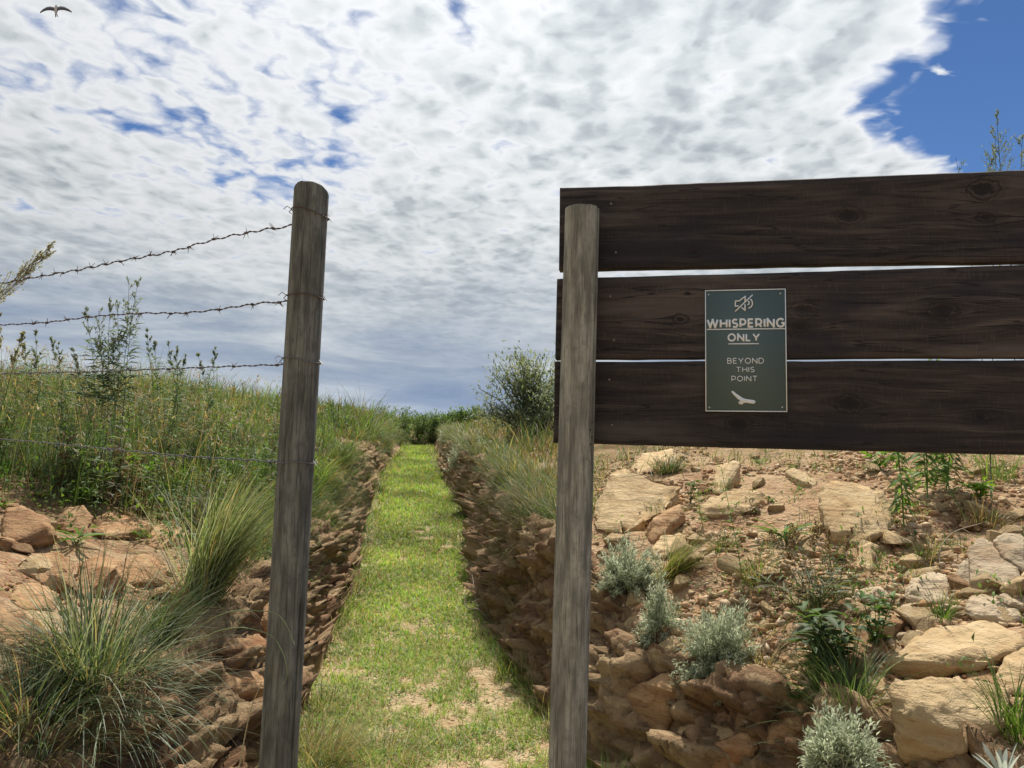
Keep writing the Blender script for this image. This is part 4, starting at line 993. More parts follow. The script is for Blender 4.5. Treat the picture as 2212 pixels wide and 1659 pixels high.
# ------------------------------------------------------------------ grass (uncountable)
GREEN = np.array([(.085, .165, .028), (.11, .20, .035), (.065, .125, .03), (.14, .215, .05), (.10, .15, .045)])
GREYG = np.array([(.14, .165, .085), (.18, .20, .11), (.12, .15, .075)])
STRAW = np.array([(.46, .37, .19), (.40, .30, .14), (.52, .44, .26), (.33, .23, .11)])
BROWN = np.array([(.17, .10, .055), (.22, .13, .07), (.13, .085, .04)])
def pick(pal, n, jit=0.18): return pal[rng.integers(len(pal), size=n)]*rng.uniform(1-jit, 1+jit, (n, 1))
def mixcol(n, pals, wts):
    k = rng.choice(len(pals), size=n, p=np.array(wts)/np.sum(wts)); out = np.zeros((n, 3))
    for i, p in enumerate(pals): out[k == i] = pick(p, int((k == i).sum()))
    return out
def view_sample(n, d0, d1, a0=-0.86, a1=0.86):
    d = d0*np.exp(rng.random(n)*math.log(d1/d0)); return rng.uniform(a0, a1, n)*d, d

def tint_by(x, y, cols, sc, seed, alt, amount):
    k = sstep(0.0, 0.35, fbm(x, y, sc, 3, seed))*amount
    m = rng.random(len(x)) < k; cols[m] = pick(alt, int(m.sum())); return cols

# left bank and skyline
x, y = view_sample(390000, 2.9, 40, -1.05, 0.2)
sl, sr = bil(SL, x, y), bil(SR, x, y)
pr = sstep(0.25, 1.0, sl)*sstep(4.7, 6.2, y+0.8*fbm(x, y, 0.8, 2, 5))+1.0*sstep(0.16, 0.30, sl)*sstep(4.4, 5.4, y)
pr = np.clip(pr, 0, 1)*np.clip(0.70+1.8*fbm(x, y, 1.3, 3, 15), 0.10, 1)
k = rng.random(len(x)) < pr; x, y, sl = x[k], y[k], sl[k]; n = len(x)
c = mixcol(n, [GREEN, GREYG, STRAW, BROWN], [.82, .10, .04, .04])
c = tint_by(x, y, c, 0.9, 25, BROWN, 0.95); c = tint_by(x, y, c, 1.3, 35, GREYG, 0.8); c = tint_by(x, y, c, 1.7, 36, np.array([(.17, .27, .04), (.20, .30, .06)]), 0.8)
c *= np.clip(1+0.9*fbm(x, y, 2.2, 2, 37), .6, 1.5)[:, None]
L = (0.16+0.42*rng.random(n)**1.3)*(1+.45*sstep(8, 16, y))*np.clip(0.85+0.9*fbm(x, y, 0.5, 2, 45), 0.5, 1.3)*sstep(2.5, 6.5, y)*np.clip(1+1.1*fbm(x, y, 2.6, 2, 46), .5, 1.5)
over = sstep(0.6, 0.1, sl); az = rng.uniform(0, 6.28, n); az = np.where(rng.random(n) < over*0.75, rng.normal(0.0, 0.7, n), az)
mb = MB(); P = np.stack([x, y, ground(x, y)-0.01+0.05*sstep(.55, .2, sl)], 1)
mb.blades(P, az, rng.uniform(0.05, 0.5, n)+over*0.35, L, np.maximum(0.0042, 0.00105*y)*rng.uniform(.7, 1.4, n), rng.uniform(0.3, 1.3, n)+over*0.5, c, 3)
tag(mb.build('bank_grass', M_GRASS), 'tall mixed grass covering the bank left of the path and the skyline', 'grass', kind='stuff')

# right bank beyond the plank screen
x, y = view_sample(150000, 3.2, 40, -0.3, 0.9)
sr = bil(SR, x, y); g0 = fbm(x, y, 1.0, 3, 55)
pr = sstep(0.05, 0.3, sr)*(sstep(4.0, 5.6, y-0.7*x)*(1-.9*sstep(.45, .9, x)*sstep(13, 8, y))*np.clip(0.72+1.6*g0, 0.15, 1)+0.05*sstep(0.05, 0.25, g0))
k = rng.random(len(x)) < pr; x, y, sr = x[k], y[k], sr[k]; n = len(x)
c = mixcol(n, [GREEN, GREYG, STRAW, BROWN], [.45, .25, .20, .10]); c = tint_by(x, y, c, 0.7, 65, BROWN, 0.5)
over = sstep(0.6, 0.1, sr); az = rng.uniform(0, 6.28, n); az = np.where(rng.random(n) < over*0.7, rng.normal(3.14, 0.8, n), az)
L = (0.10+0.32*rng.random(n)**1.4)*np.clip(0.85+0.9*fbm(x, y, 0.6, 2, 75), 0.45, 1.3)
mb = MB(); mb.blades(np.stack([x, y, ground(x, y)-0.01], 1), az, rng.uniform(0.05, 0.6, n)+over*0.3, L, np.maximum(0.0038, 0.0010*y)*rng.uniform(.7, 1.4, n), rng.uniform(0.3, 1.4, n), c, 3)
tag(mb.build('bank_grass', M_GRASS), 'dry and green grass on the bank right of the path', 'grass', kind='stuff')

# path turf: short, patchy, with trampled straw
y = 2.3*np.exp(rng.random(190000)*math.log(27/2.3)); xl, xr = np.interp(y, EL[:, 1], EL[:, 0]), np.interp(y, ER[:, 1], ER[:, 0])
xl = np.maximum(xl, -1.5-0.1*y); u = rng.random(len(y)); x = xl+(xr-xl)*u
bare = 0.6*fbm(x, y*0.8, 3.6, 4, 95)+0.8*fbm(x, y*0.8, 11, 3, 96)-0.06+0.27*sstep(8.0, 4.0, y)*sstep(.55, .15, np.abs(u-.5))+0.10*sstep(.34, .5, np.abs(u-.5)); e = np.minimum(x-xl, xr-x)
pr = sstep(0.46, 0.10, bare)*(0.28+0.72*sstep(0.0, 0.24, e+0.12*fbm(x, y, 4, 2, 97)))
k = rng.random(len(y)) < pr; x, y = x[k], y[k]; n = len(x)
c = mixcol(n, [np.array([(.23, .39, .055), (.29, .44, .08), (.17, .31, .05), (.36, .46, .13)]), STRAW], [.76, .24])
c *= np.clip(1+0.8*fbm(x, y, 1.6, 3, 99), .65, 1.4)[:, None]
mb = MB(); mb.blades(np.stack([x, y, ground(x, y)-0.004], 1), rng.uniform(0, 6.28, n), rng.uniform(0.1, 1.1, n), (0.022+0.05*rng.random(n)**2)*(1+0.3*sstep(6, 12, y)), np.maximum(0.0042, 0.0011*y)*rng.uniform(.7, 1.5, n), rng.uniform(0.2, 1.4, n), c, 2)
# low clover-like leaves
m_ = 16000; y = 2.4*np.exp(rng.random(m_)*math.log(9/2.4)); xl, xr = np.interp(y, EL[:, 1], EL[:, 0]), np.interp(y, ER[:, 1], ER[:, 0]); x = xl+(xr-xl)*rng.random(m_)
k = (fbm(x, y, 3.1, 3, 105) > -0.02) & (fbm(x, y*0.8, 2.6, 4, 95) < 0.22); x, y = x[k], y[k]; n = len(x)
dr = rng.normal(0, 1, (n, 3)); dr[:, 2] = np.abs(dr[:, 2])*0.35
mb.leaves(np.stack([x, y, ground(x, y)+rng.uniform(0.004, 0.03, n)], 1), dr, rng.uniform(.010, .024, n), rng.uniform(.006, .012, n), mixcol(n, [np.array([(.10, .20, .035), (.15, .25, .05), (.08, .155, .03)])], [1]))
# lying straw
n = 1800; y = 2.4*np.exp(rng.random(n)*math.log(12/2.4)); xl, xr = np.interp(y, EL[:, 1], EL[:, 0]), np.interp(y, ER[:, 1], ER[:, 0]); x = xl+(xr-xl)*rng.random(n)
mb.blades(np.stack([x, y, ground(x, y)+0.012], 1), rng.uniform(0, 6.28, n), rng.uniform(1.25, 1.55, n), rng.uniform(.06, .26, n), 0.0028, rng.uniform(-.05, .2, n), pick(STRAW, n), 3)
tag(mb.build('path_turf', M_GRASS), 'short bright green turf with straw on the trench path floor', 'grass', kind='stuff')

# leafy ground herbs on the left bank
mb = MB(); x, y = view_sample(6000, 3.0, 14, -1.0, -0.1); sl = bil(SL, x, y)
k = (sl > 0.25) & (rng.random(len(x)) < sstep(4.0, 5.4, y)*np.clip(0.45+1.6*fbm(x, y, 1.3, 3, 205), 0, 1)); x, y = x[k], y[k]
for a, b in zip(x, y):
    n = rng.integers(10, 26); h = rng.uniform(.05, .2); sp = h*0.8
    p = np.stack([a+rng.normal(0, sp*.5, n), b+rng.normal(0, sp*.5, n), np.zeros(n)], 1); p[:, 2] = ground(p[:, 0], p[:, 1])+rng.uniform(0.02, h, n)
    d = p-np.array([a, b, ground(a, b)]); d[:, 2] = np.abs(d[:, 2])*0.6+0.02
    cc = pick(np.array([(.07, .15, .03), (.11, .21, .035), (.055, .105, .03), (.16, .26, .05)])[[rng.integers(4)]], n, .25)
    mb.leaves(p, d+rng.normal(0, .04, (n, 3)), rng.uniform(.022, .05, n)*(1+.05*b), rng.uniform(.010, .02, n)*(1+.05*b), cc)
tag(mb.build('low_herbs', M_LEAF), 'low leafy herbs mixed into the grass of the left bank', 'herbs', kind='stuff')

# scattered weeds between the stones of the right slope
mb = MB(); x, y = view_sample(1300, 2.5, 8, -0.02, 0.8); sr = bil(SR, x, y); k = (sr > 0.15) & (rng.random(len(x)) < np.clip(0.50+1.6*fbm(x, y, 1.5, 3, 215), 0.06, 1)); x, y = x[k], y[k]
for a, b in zip(x, y):
    n = rng.integers(8, 26); h = rng.uniform(.03, .13)
    p = np.stack([a+rng.normal(0, h*.4, n), b+rng.normal(0, h*.4, n), np.zeros(n)], 1); p[:, 2] = ground(p[:, 0], p[:, 1])
    if rng.random() < .55: mb.blades(p, rng.uniform(0, 6.28, n), rng.uniform(.1, 1.1, n), rng.uniform(h*.6, h*1.7, n), .0036, rng.uniform(.2, 1.2, n), mixcol(n, [GREEN, STRAW, GREYG], [.45, .35, .2]), 3)
    else:
        p[:, 2] += rng.uniform(0.01, h, n); mb.leaves(p, rng.normal(0, 1, (n, 3))+[0, 0, .6], rng.uniform(.018, .04, n), rng.uniform(.007, .014, n), pick(np.array([(.11, .19, .05), (.16, .26, .07), (.15, .18, .09)])[[rng.integers(3)]], n, .25))
tag(mb.build('low_herbs', M_LEAF), 'small weeds and dry tufts between the stones of the right slope', 'herbs', kind='stuff')

# tall leafy herbs and weed stems standing in the left grass and on the skyline
mb = MB(); x, y = view_sample(900, 4.6, 16, -0.84, 0.0); sl = bil(SL, x, y); k = (sl > 0.5) & (rng.random(len(x)) < np.clip(.45+1.6*fbm(x, y, .9, 3, 225), .05, 1)); x, y = x[k], y[k]
for a, b in zip(x, y):
    for s_ in range(rng.integers(1, 5)):
        bx, by = a+rng.normal(0, .05), b+rng.normal(0, .05); z0 = float(ground(bx, by)); h = rng.uniform(.22, .62)
        tp = np.array([bx+rng.normal(0, .09), by+rng.normal(0, .06), z0+h]); t_ = np.linspace(0, 1, 5)[:, None]; C = np.array([bx, by, z0])*(1-t_)+tp*t_
        cc = np.array([(.10, .17, .05), (.14, .22, .06), (.13, .17, .09), (.18, .13, .08)])[rng.integers(4)]
        mb.tube(C, np.linspace(.0028, .0012, 5)*max(1, b/7), cc*.8, 3, False)
        n = rng.integers(12, 30); u = rng.uniform(.2, 1, n)[:, None]; pos = np.array([bx, by, z0])*(1-u)+tp*u; an = rng.uniform(0, 6.28, n)
        mb.leaves(pos, np.stack([np.cos(an), np.sin(an), rng.uniform(.1, 1.2, n)], 1), rng.uniform(.035, .08, n)*(1+.03*b), rng.uniform(.007, .016, n)*(1+.03*b), pick(cc[None], n, .3))
tag(mb.build('tall_herbs', M_LEAF), 'taller leafy herbs standing among the grass of the left bank', 'herbs', kind='stuff')

# ragged grass along both path margins
mb = MB(); y = 2.5*np.exp(rng.random(9000)*math.log(24/2.5)); sd_ = rng.random(9000) < .5
e = np.where(sd_, np.interp(y, EL[:, 1], EL[:, 0]), np.interp(y, ER[:, 1], ER[:, 0])); x = e+np.where(sd_, 1, -1)*np.abs(rng.normal(0.03, .09, 9000))
k = rng.random(9000) < np.clip(.35+2.2*fbm(x, y, 2.0, 3, 235), 0, 1); x, y, sd_ = x[k], y[k], sd_[k]; n = len(x)
mb.blades(np.stack([x, y, ground(x, y)-.005], 1), np.where(sd_, 0, 3.14)+rng.normal(0, 1.2, n), rng.uniform(.05, .9, n), rng.uniform(.05, .20, n), np.maximum(.0036, .0010*y), rng.uniform(.2, 1.3, n), mixcol(n, [GREEN, np.array([(.24, .34, .07)]), STRAW, GREYG], [.35, .3, .25, .1]), 3)
tag(mb.build('margin_grass', M_GRASS), 'longer ragged grass along the foot of both trench walls', 'grass', kind='stuff')

# grass hanging over the trench rims
mb = MB(); N_ = 26000; y = 4.2*np.exp(rng.random(N_)*math.log(25/4.2)); sd_ = rng.random(N_) < .5
e = np.where(sd_, np.interp(y, EL[:, 1], EL[:, 0]), np.interp(y, ER[:, 1], ER[:, 0])); off = rng.uniform(.16, .55, N_); x = e+np.where(sd_, -1, 1)*off
pr = np.clip(.62+2.0*fbm(x, y, 1.4, 3, 245), .05, 1)*np.where(sd_, sstep(4.4, 5.6, y), sstep(4.3, 5.2, y))
k = rng.random(N_) < pr; x, y, sd_, off = x[k], y[k], sd_[k], off[k]; n = len(x)
mb.blades(np.stack([x, y, ground(x, y)+.02*sstep(.5, .2, off)], 1), np.where(sd_, 0, 3.14)+rng.normal(0, .9, n), rng.uniform(.15, 1.0, n), rng.uniform(.14, .36, n), np.maximum(.0042, .0010*y), rng.uniform(.5, 1.7, n), mixcol(n, [GREEN, GREYG, STRAW, BROWN], [.46, .32, .14, .08]), 4)
tag(mb.build('rim_grass', M_GRASS), 'grass hanging over the rims of both trench walls', 'grass', kind='stuff')

# nodding seed grass on the left crest and skyline
mb = MB(); x, y = view_sample(2600, 4.4, 12, -0.82, -0.02); sl = bil(SL, x, y); k = (sl > 0.7) & (rng.random(len(x)) < sstep(-0.05, -0.55, x/y)*0.8+0.2); x, y = x[k], y[k]; n = len(x)
P = np.stack([x, y, ground(x, y)], 1); az = rng.normal(0.2, 1.2, n); tl = rng.uniform(.02, .28, n); L = rng.uniform(.36, .85, n); dp = rng.uniform(.1, .5, n)
cs = mixcol(n, [STRAW, GREYG, GREEN], [.2, .45, .35]); mb.blades(P, az, tl, L, np.maximum(.0032, .0008*y), dp, cs, 4)
hd = np.stack([np.cos(az), np.sin(az), 0*az], 1); top = P.copy()
for i in range(4):
    th_ = tl+dp*(i/4+.125); top = top+(hd*np.sin(th_)[:, None]+np.array([0, 0, 1.])*np.cos(th_)[:, None])*(L/4)[:, None]
for f in range(4):
    k = rng.random(n) < .8; q = int(k.sum())
    mb.blades(top[k]-np.array([0, 0, 1])*rng.uniform(0, .05, (q, 1)), az[k]+rng.normal(0, 1.1, q), rng.uniform(.5, 1.2, q), rng.uniform(.05, .11, q), np.maximum(.0045, .0009*y[k]), rng.uniform(.8, 1.7, q), mixcol(q, [STRAW, np.array([(.30, .18, .11), (.24, .16, .10)])], [.5, .5]), 4)
tag(mb.build('seed_grass', M_GRASS), 'pale nodding seed heads of grass along the left skyline', 'grass', kind='stuff')

# ------------------------------------------------------------------ tussocks
def tussock(px, py, n, L, Wd, pals, wts, label, spread=0.06, lean_az=None, lean=0.0, tilt=(0.1, 1.2), droop=(0.3, 1.2), d=None, strawtip=0.0, name='grass_tussock', seg=5):
    p = hit(px, py) if d is None else at_depth(px, py, d)
    o = thing(name, label, 'grass tussock', p)
    a = rng.uniform(0, 6.28, n); r = spread*np.sqrt(rng.random(n))
    x = p[0]+np.cos(a)*r; y = p[1]+np.sin(a)*r
    az = a+rng.normal(0, .75, n); tl = rng.uniform(*tilt, n)*(0.35+0.65*r/spread)
    if lean_az is not None:
        k = rng.random(n) < lean; az = np.where(k, rng.normal(lean_az, .5, n), az)
    c = mixcol(n, pals, wts)
    mb = MB(); mb.blades(np.stack([x, y, ground(x, y)-0.01], 1), az, tl, rng.uniform(L*.45, L, n), Wd*rng.uniform(.7, 1.3, n), rng.uniform(*droop, n), c, seg, tip=c*0.85+np.array([.10, .08, .03])*strawtip)
    mb.build('blades', M_GRASS, o)
    m_ = n//6; a = rng.uniform(0, 6.28, m_)                   # dead thatch at the foot
    mb = MB(); mb.blades(np.stack([p[0]+np.cos(a)*spread*.8, p[1]+np.sin(a)*spread*.8, ground(p[0]+np.cos(a)*spread*.8, p[1]+np.sin(a)*spread*.8)], 1), a, rng.uniform(.7, 1.4, m_), rng.uniform(L*.2, L*.55, m_), Wd, rng.uniform(.3, 1., m_), mixcol(m_, [STRAW, BROWN], [.6, .4]), 4)
    mb.build('dead_thatch', M_GRASS, o)['kind'] = 'stuff'
    return o, p
DKG = np.array([(.085, .14, .055), (.12, .18, .075), (.07, .115, .05), (.18, .24, .12)])
T1, T1P = tussock(205, 1490, 1050, .57, .0056, [DKG, GREYG, STRAW, np.array([(.36, .42, .29), (.44, .48, .36)])], [.50, .24, .07, .19], 'big dark green tussock spreading at the lower left corner', .11, tilt=(.1, 1.75), droop=(.0, 1.9))  # palest blades: silvery green, with whitish glints put into the colour
tussock(60, 1610, 700, .46, .004, [DKG, GREYG, STRAW], [.5, .3, .2], 'drooping tussock in the lower left corner below the big one', .06, tilt=(.2, 1.4), droop=(.5, 1.5))
tussock(345, 1380, 320, .40, .004, [DKG, GREEN, GREYG], [.6, .2, .2], 'dark tussock leaning right behind the big lower left one', .06, lean_az=0.1, lean=.6, tilt=(.2, 1.0))
tussock(430, 1290, 900, .80, .0052, [GREEN, np.array([(.20, .28, .09), (.25, .34, .10)]), np.array([(.36, .42, .28), (.45, .49, .36)]), GREYG, STRAW], [.16, .22, .38, .16, .08], 'tall windswept pale green tussock left of the dark post', .085, lean_az=0.05, lean=.85, tilt=(.2, .75), droop=(.2, .9))
tussock(480, 1210, 500, .55, .0046, [GREEN, GREYG, STRAW], [.4, .35, .25], 'windswept tussock close behind the dark post', .08, lean_az=0.1, lean=.7, tilt=(.15, .7), droop=(.2, .9))
tussock(710, 1090, 650, .46, .005, [GREYG, STRAW, GREEN], [.5, .25, .25], 'grey wispy tussock drooping over the left trench wall', .12, lean_az=0.0, lean=.6, tilt=(.2, 1.0), droop=(.5, 1.5))
tussock(735, 1010, 520, .50, .006, [GREEN, GREYG], [.75, .25], 'lush green tussock on the left bank behind the dark post', .14, lean_az=0.0, lean=.5, tilt=(.1, .8), droop=(.4, 1.4))
tussock(1130, 1128, 800, .40, .005, [GREYG, STRAW, np.array([(.24, .17, .12), (.2, .14, .1)])], [.45, .3, .25], 'wispy pinkish grey tussock on the right trench edge', .14, lean_az=2.9, lean=.5, tilt=(.2, 1.1), droop=(.3, 1.2))
tussock(1095, 1050, 500, .42, .0055, [GREYG, GREEN, STRAW], [.45, .35, .2], 'grey green tussock above the right trench wall', .12, lean_az=3.0, lean=.5, tilt=(.2, 1.0))
tussock(1170, 1060, 420, .38, .0055, [GREEN, STRAW, BROWN], [.4, .4, .2], 'yellowing tussock just left of the pale post', .12)
tussock(1045, 965, 380, .45, .0085, [GREYG, STRAW], [.6, .4], 'pale tussock at the far bend of the right bank', .2, lean_az=3.0, lean=.4)
tussock(1175, 905, 420, .62, .009, [np.array([(.20, .30, .05), (.25, .34, .07), (.15, .24, .04)])], [1], 'bright yellow green grass clump below the leafy bush', .25, tilt=(.05, .5), droop=(.2, .8))
tussock(1300, 1655, 260, .30, .0055, [np.array([(.13, .24, .04), (.18, .30, .06), (.22, .32, .10)])], [1], 'bright green upright tuft at the foot of the pale post', .07, tilt=(.05, .55), droop=(.1, .8), d=2.75)
tussock(1440, 1245, 520, .34, .0034, [np.array([(.20, .25, .07), (.26, .28, .10), (.15, .21, .05)]), STRAW], [.75, .25], 'yellow green arching grass between the silver shrubs', .06, lean_az=-0.25, lean=.85, tilt=(.6, 1.25), droop=(.2, .9))
tussock(1820, 1545, 520, .34, .0036, [DKG, GREEN], [.7, .3], 'dark fine grass clump left of the front boulder', .08, lean_az=2.6, lean=.35, tilt=(.15, 1.2), droop=(.2, 1.0))
tussock(2200, 1590, 130, .30, .0040, [GREEN], [1], 'green grass tuft at the right edge beside the front boulder', .06, tilt=(.1, .8))
tussock(690, 1648, 330, .34, .0034, [STRAW, np.array([(.22, .28, .08), (.28, .33, .12)])], [.6, .4], 'straw coloured tuft on the path beside the dark post', .12, lean_az=0.4, lean=.5, tilt=(.3, 1.3), droop=(.2, .9))
tussock(820, 1640, 200, .26, .0032, [STRAW, np.array([(.22, .30, .07)])], [.6, .4], 'flattened straw tuft in the middle of the near path', .14, tilt=(.7, 1.45), droop=(.0, .5))
tussock(700, 1530, 120, .22, .0032, [GREEN, STRAW], [.6, .4], 'small green tuft against the left trench foot', .07, tilt=(.1, .9))
tussock(1095, 1462, 60, .17, .0035, [np.array([(.20, .30, .05), (.16, .25, .04)]), STRAW], [.8, .2], 'thin green sprig on the path edge before the pale post', .04, tilt=(.05, .5))
tussock(1440, 1020, 380, .22, .004, [DKG, BROWN], [.6, .4], 'dark scrubby tussock close under the plank screen', .09, tilt=(.2, 1.3))
tussock(2120, 1130, 300, .24, .0036, [BROWN, STRAW, DKG], [.4, .35, .25], 'brown dry tussock above the cracked grey rock', .12, tilt=(.5, 1.4))
tussock(2150, 1035, 90, .34, .006, [np.array([(.14, .24, .05), (.2, .3, .08)])], [1], 'thin broad bladed green grass right under the screen', .10, tilt=(.05, .6))
tussock(1560, 1060, 90, .14, .0035, [GREEN, GREYG], [.6, .4], 'small sprout beside the upright tan stone', .04, tilt=(.1, 1.0))
tussock(1640, 1245, 160, .20, .0034, [STRAW, GREEN, np.array([(.24, .30, .08)])], [.4, .3, .3], 'thin yellow green tuft between the slender weed and the brown headed herb', .06, tilt=(.2, 1.2))
tussock(1560, 1190, 120, .17, .0034, [GREEN, STRAW], [.6, .4], 'small green tuft below the long pale slab', .05, tilt=(.1, 1.1))
tussock(1650, 1440, 150, .18, .0034, [STRAW, BROWN], [.6, .4], 'dry brown tuft right of the largest silver shrub', .06, tilt=(.5, 1.4))
tussock(2000, 1210, 110, .18, .0034, [GREEN, STRAW], [.5, .5], 'thin grassy sprout above the shaded pointed rock', .05, tilt=(.1, 1.0))
tussock(2035, 1345, 80, .17, .0036, [GREEN], [1], 'few green blades growing between the flat brown stone and the wide slab', .03, tilt=(.05, .8))
# drooping tussocks along the trench rims
OV = 'tussocks drooping over the trench rims'
for i_, (bx, by, n_, L_, w_) in enumerate(((722, 1128, 420, .42, .005), (745, 1072, 420, .42, .0055), (778, 1030, 380, .46, .007), (805, 992, 360, .5, .008), (832, 972, 320, .5, .009), (856, 955, 300, .5, .010))):
    tussock(bx, by, n_, L_, w_, [GREEN, GREYG, STRAW], [.5, .32, .18], '%s tussock up the left trench rim, counted from the dark post' % ('nearest', 'second', 'third', 'fourth', 'fifth', 'farthest')[i_], .16, lean_az=-0.2, lean=.7, tilt=(.3, 1.2), droop=(.6, 1.7))[0]['group'] = OV
for i_, (bx, by, n_, L_, w_) in enumerate(((1150, 1150, 420, .34, .0048), (1085, 1110, 420, .38, .005), (1050, 1062, 380, .40, .006), (1022, 1030, 330, .42, .007), (985, 975, 300, .46, .009))):
    tussock(bx, by, n_, L_, w_, [GREYG, STRAW, GREEN, BROWN], [.4, .25, .25, .1], '%s tussock up the right trench rim, counted from the pale post' % ('nearest', 'second', 'third', 'fourth', 'farthest')[i_], .15, lean_az=3.2, lean=.6, tilt=(.3, 1.2), droop=(.4, 1.5))[0]['group'] = OV
# two long blades of the big tussock arching in front of the post
for (pts) in ([(330, 1420, 2.15), (470, 1330, 1.95), (575, 1321, 1.86), (612, 1340, 1.85), (636, 1392, 1.85)], [(330, 1430, 2.15), (480, 1360, 1.95), (573, 1367, 1.86), (606, 1400, 1.85), (621, 1450, 1.85), (613, 1478, 1.85)]):
    K = np.array([T1P+[0, 0, .02]]+[at_depth(*q) for q in pts]); s = np.linspace(0, len(K)-1, 26)
    C = np.stack([smooth_interp(s, np.arange(len(K)), K[:, i]) for i in range(3)], 1)
    mb = MB(); mb.tube(C, np.linspace(.0016, .0006, 26), (.30, .36, .20), 4); mb.build('long_blade', M_GRASS, T1)

# ------------------------------------------------------------------ silver shrubs
SILV = np.array([(.44, .48, .33), (.50, .54, .39), (.37, .42, .28), (.57, .60, .46)])
def silver(px, py, w, h, label, n=170, hang=0.0, fine=1.0, d=None, seed=0):
    p = hit(px, py) if d is None else at_depth(px, py, d); D_ = p[1]
    wm, hm = w/F0*D_, h/F0*D_
    o = thing('silver_shrub', label, 'shrub', p)
    st, lf = MB(), MB(); skew = np.array([rng.normal(0, .16)*wm, rng.normal(0, .1)*wm, 0])
    for i in range(n):
        a = rng.uniform(0, 6.28); el = math.asin(min(1, rng.uniform(-.10-hang, 1.0))); 
        dv = np.array([math.cos(a)*math.cos(el), math.sin(a)*math.cos(el), math.sin(el)])
        R_ = rng.uniform(.50, 1.0)*(1+.28*fbm(np.array(a*1.1+px), np.array(el*2.2+py), 1.0, 2, 301))+.22*(rng.random() < .12)
        tip = p+dv*np.array([wm*.52, wm*.5, hm*.95])*R_+np.array([0, 0, hm*.03])
        tip[2] -= hang*hm*.35*(math.cos(el)); tip += skew*R_
        b = p+np.array([rng.normal(0, wm*.06), rng.normal(0, wm*.06), rng.uniform(0, .02)]); b[2] = max(b[2]-.01, ground(b[0], b[1])-.02)
        t_ = np.linspace(0, 1, 6)[:, None]; ctrl = (b+tip)/2+dv*0; ctrl[2] += (-.12 if el > .5 else .10)*hm
        C = (1-t_)**2*b+2*t_*(1-t_)*ctrl+t_**2*tip
        C = C+np.array([0, 0, 1.])*(t_**2)*hm*.10*rng.random()
        st.tube(C, np.linspace(.0016, .0007, 6)*fine, (.16, .13, .09) if rng.random() < .5 else (.24, .23, .17), 3, False)
        if rng.random() < .12: continue                          # bare dead twig
        m_ = int(56/fine); tt = rng.uniform(.38, 1.0, m_)**.8
        pos = (1-tt[:, None])**2*b+2*tt[:, None]*(1-tt[:, None])*ctrl+tt[:, None]**2*tip+np.array([0, 0, 1.])*(tt[:, None]**2)*hm*.05
        ax = tip-ctrl; ax = ax/np.linalg.norm(ax)
        dr = ax*.9+rng.normal(0, .55, (m_, 3))+np.array([0, 0, .25])
        sub = pos+rng.normal(0, .008*fine, (m_, 3))
        lf.leaves(sub, dr, rng.uniform(.013, .026, m_)*fine, rng.uniform(.0042, .0066, m_)*fine, pick(SILV, m_, .15), .1)
    st.build('stems', M_STEM, o); lf.build('foliage', M_SILVER, o); return o
silver(1345, 1285, 150, 120, 'leftmost silver grey shrub beside the pale post', 200)
silver(1425, 1370, 100, 130, 'narrow silver shrub hanging on the bank edge, second from the post', 130, .7)
silver(1560, 1440, 185, 140, 'largest round silver grey shrub on the bank edge', 240, .35)
silver(1800, 1665, 170, 135, 'silver shrub at the bottom below the dark leafy plant', 220, .2, d=2.22)
silver(1000, 1010, 62, 46, 'small silver shrub far up the right trench edge', 60, .3, 2.6)
silver(1040, 985, 40, 40, 'tiny silver shrub behind the far small one', 40, .2, 2.6)
silver(962, 955, 26, 30, 'tiny pale shrub at the far end of the right trench edge', 30, .2, 4.5)
silver(930, 935, 40, 36, 'pale shrub in the shade at the end of the path', 40, .2, 4.5)

# silver spear-leaved plant at the very bottom right: each leaf a part
def leaf_mesh(name, L, Wd, mtl, col, droop=.35, fold=.22, nl=7):
    V, C = [], []
    for i in range(nl):
        t_ = i/(nl-1); wv = Wd*.5*math.sin(math.pi*min(1, t_*.92+.05))**.75 if i < nl-1 else .0005
        x_ = L*t_; z_ = -droop*L*t_*t_
        V += [(x_, -wv, z_+wv*fold*2), (x_, 0, z_), (x_, wv, z_+wv*fold*2)]
    q = [(3*i+a, 3*i+a+1, 3*i+a+4, 3*i+a+3) for i in range(nl-1) for a in (0, 1)]
    me = bpy.data.meshes.new(name); me.from_pydata(V, [], q); me.materials.append(mtl)
    a = me.color_attributes.new('Col', 'FLOAT_COLOR', 'POINT')
    a.data.foreach_set('color', np.tile([*col, 1.], len(V)).astype(np.float32))
    me.polygons.foreach_set('use_smooth', np.ones(len(me.polygons), bool)); return me
def put_leaf(me, parent, P, dv, sc, roll=0.0):
    o = bpy.data.objects.new('leaf', me); COL.objects.link(o); o.parent = parent
    dv = Vector(dv).normalized(); q = dv.to_track_quat('X', 'Z').to_matrix().to_4x4()@Matrix.Rotation(roll, 4, 'X')
    o.matrix_basis = Matrix.Translation(Vector(P)-parent.location)@q@Matrix.Scale(sc, 4); return o
SPEAR = [leaf_mesh('spear_leaf', .13, .020, M_SILVER, c_, .05) for c_ in ((.50, .54, .48), (.42, .47, .42))]
def spear(px, py, d, n, label):
    p = at_depth(px, py, d); p[2] = max(p[2], ground(p[0], p[1])); o = thing('spear_leaved_plant', label, 'plant', p)
    for i in range(n):
        a = i*2.4; el = .5+.9*(i/n)
        put_leaf(SPEAR[i % 2], o, p+np.array([math.cos(a)*.008, math.sin(a)*.008, .005*i/n]), (math.cos(a)*math.cos(el), math.sin(a)*math.cos(el), math.sin(el)), random.uniform(.45, .8), random.uniform(-.4, .4))
    return o
spear(2168, 1680, 2.05, 14, 'whitish silver spear leaved plant in the bottom right corner')

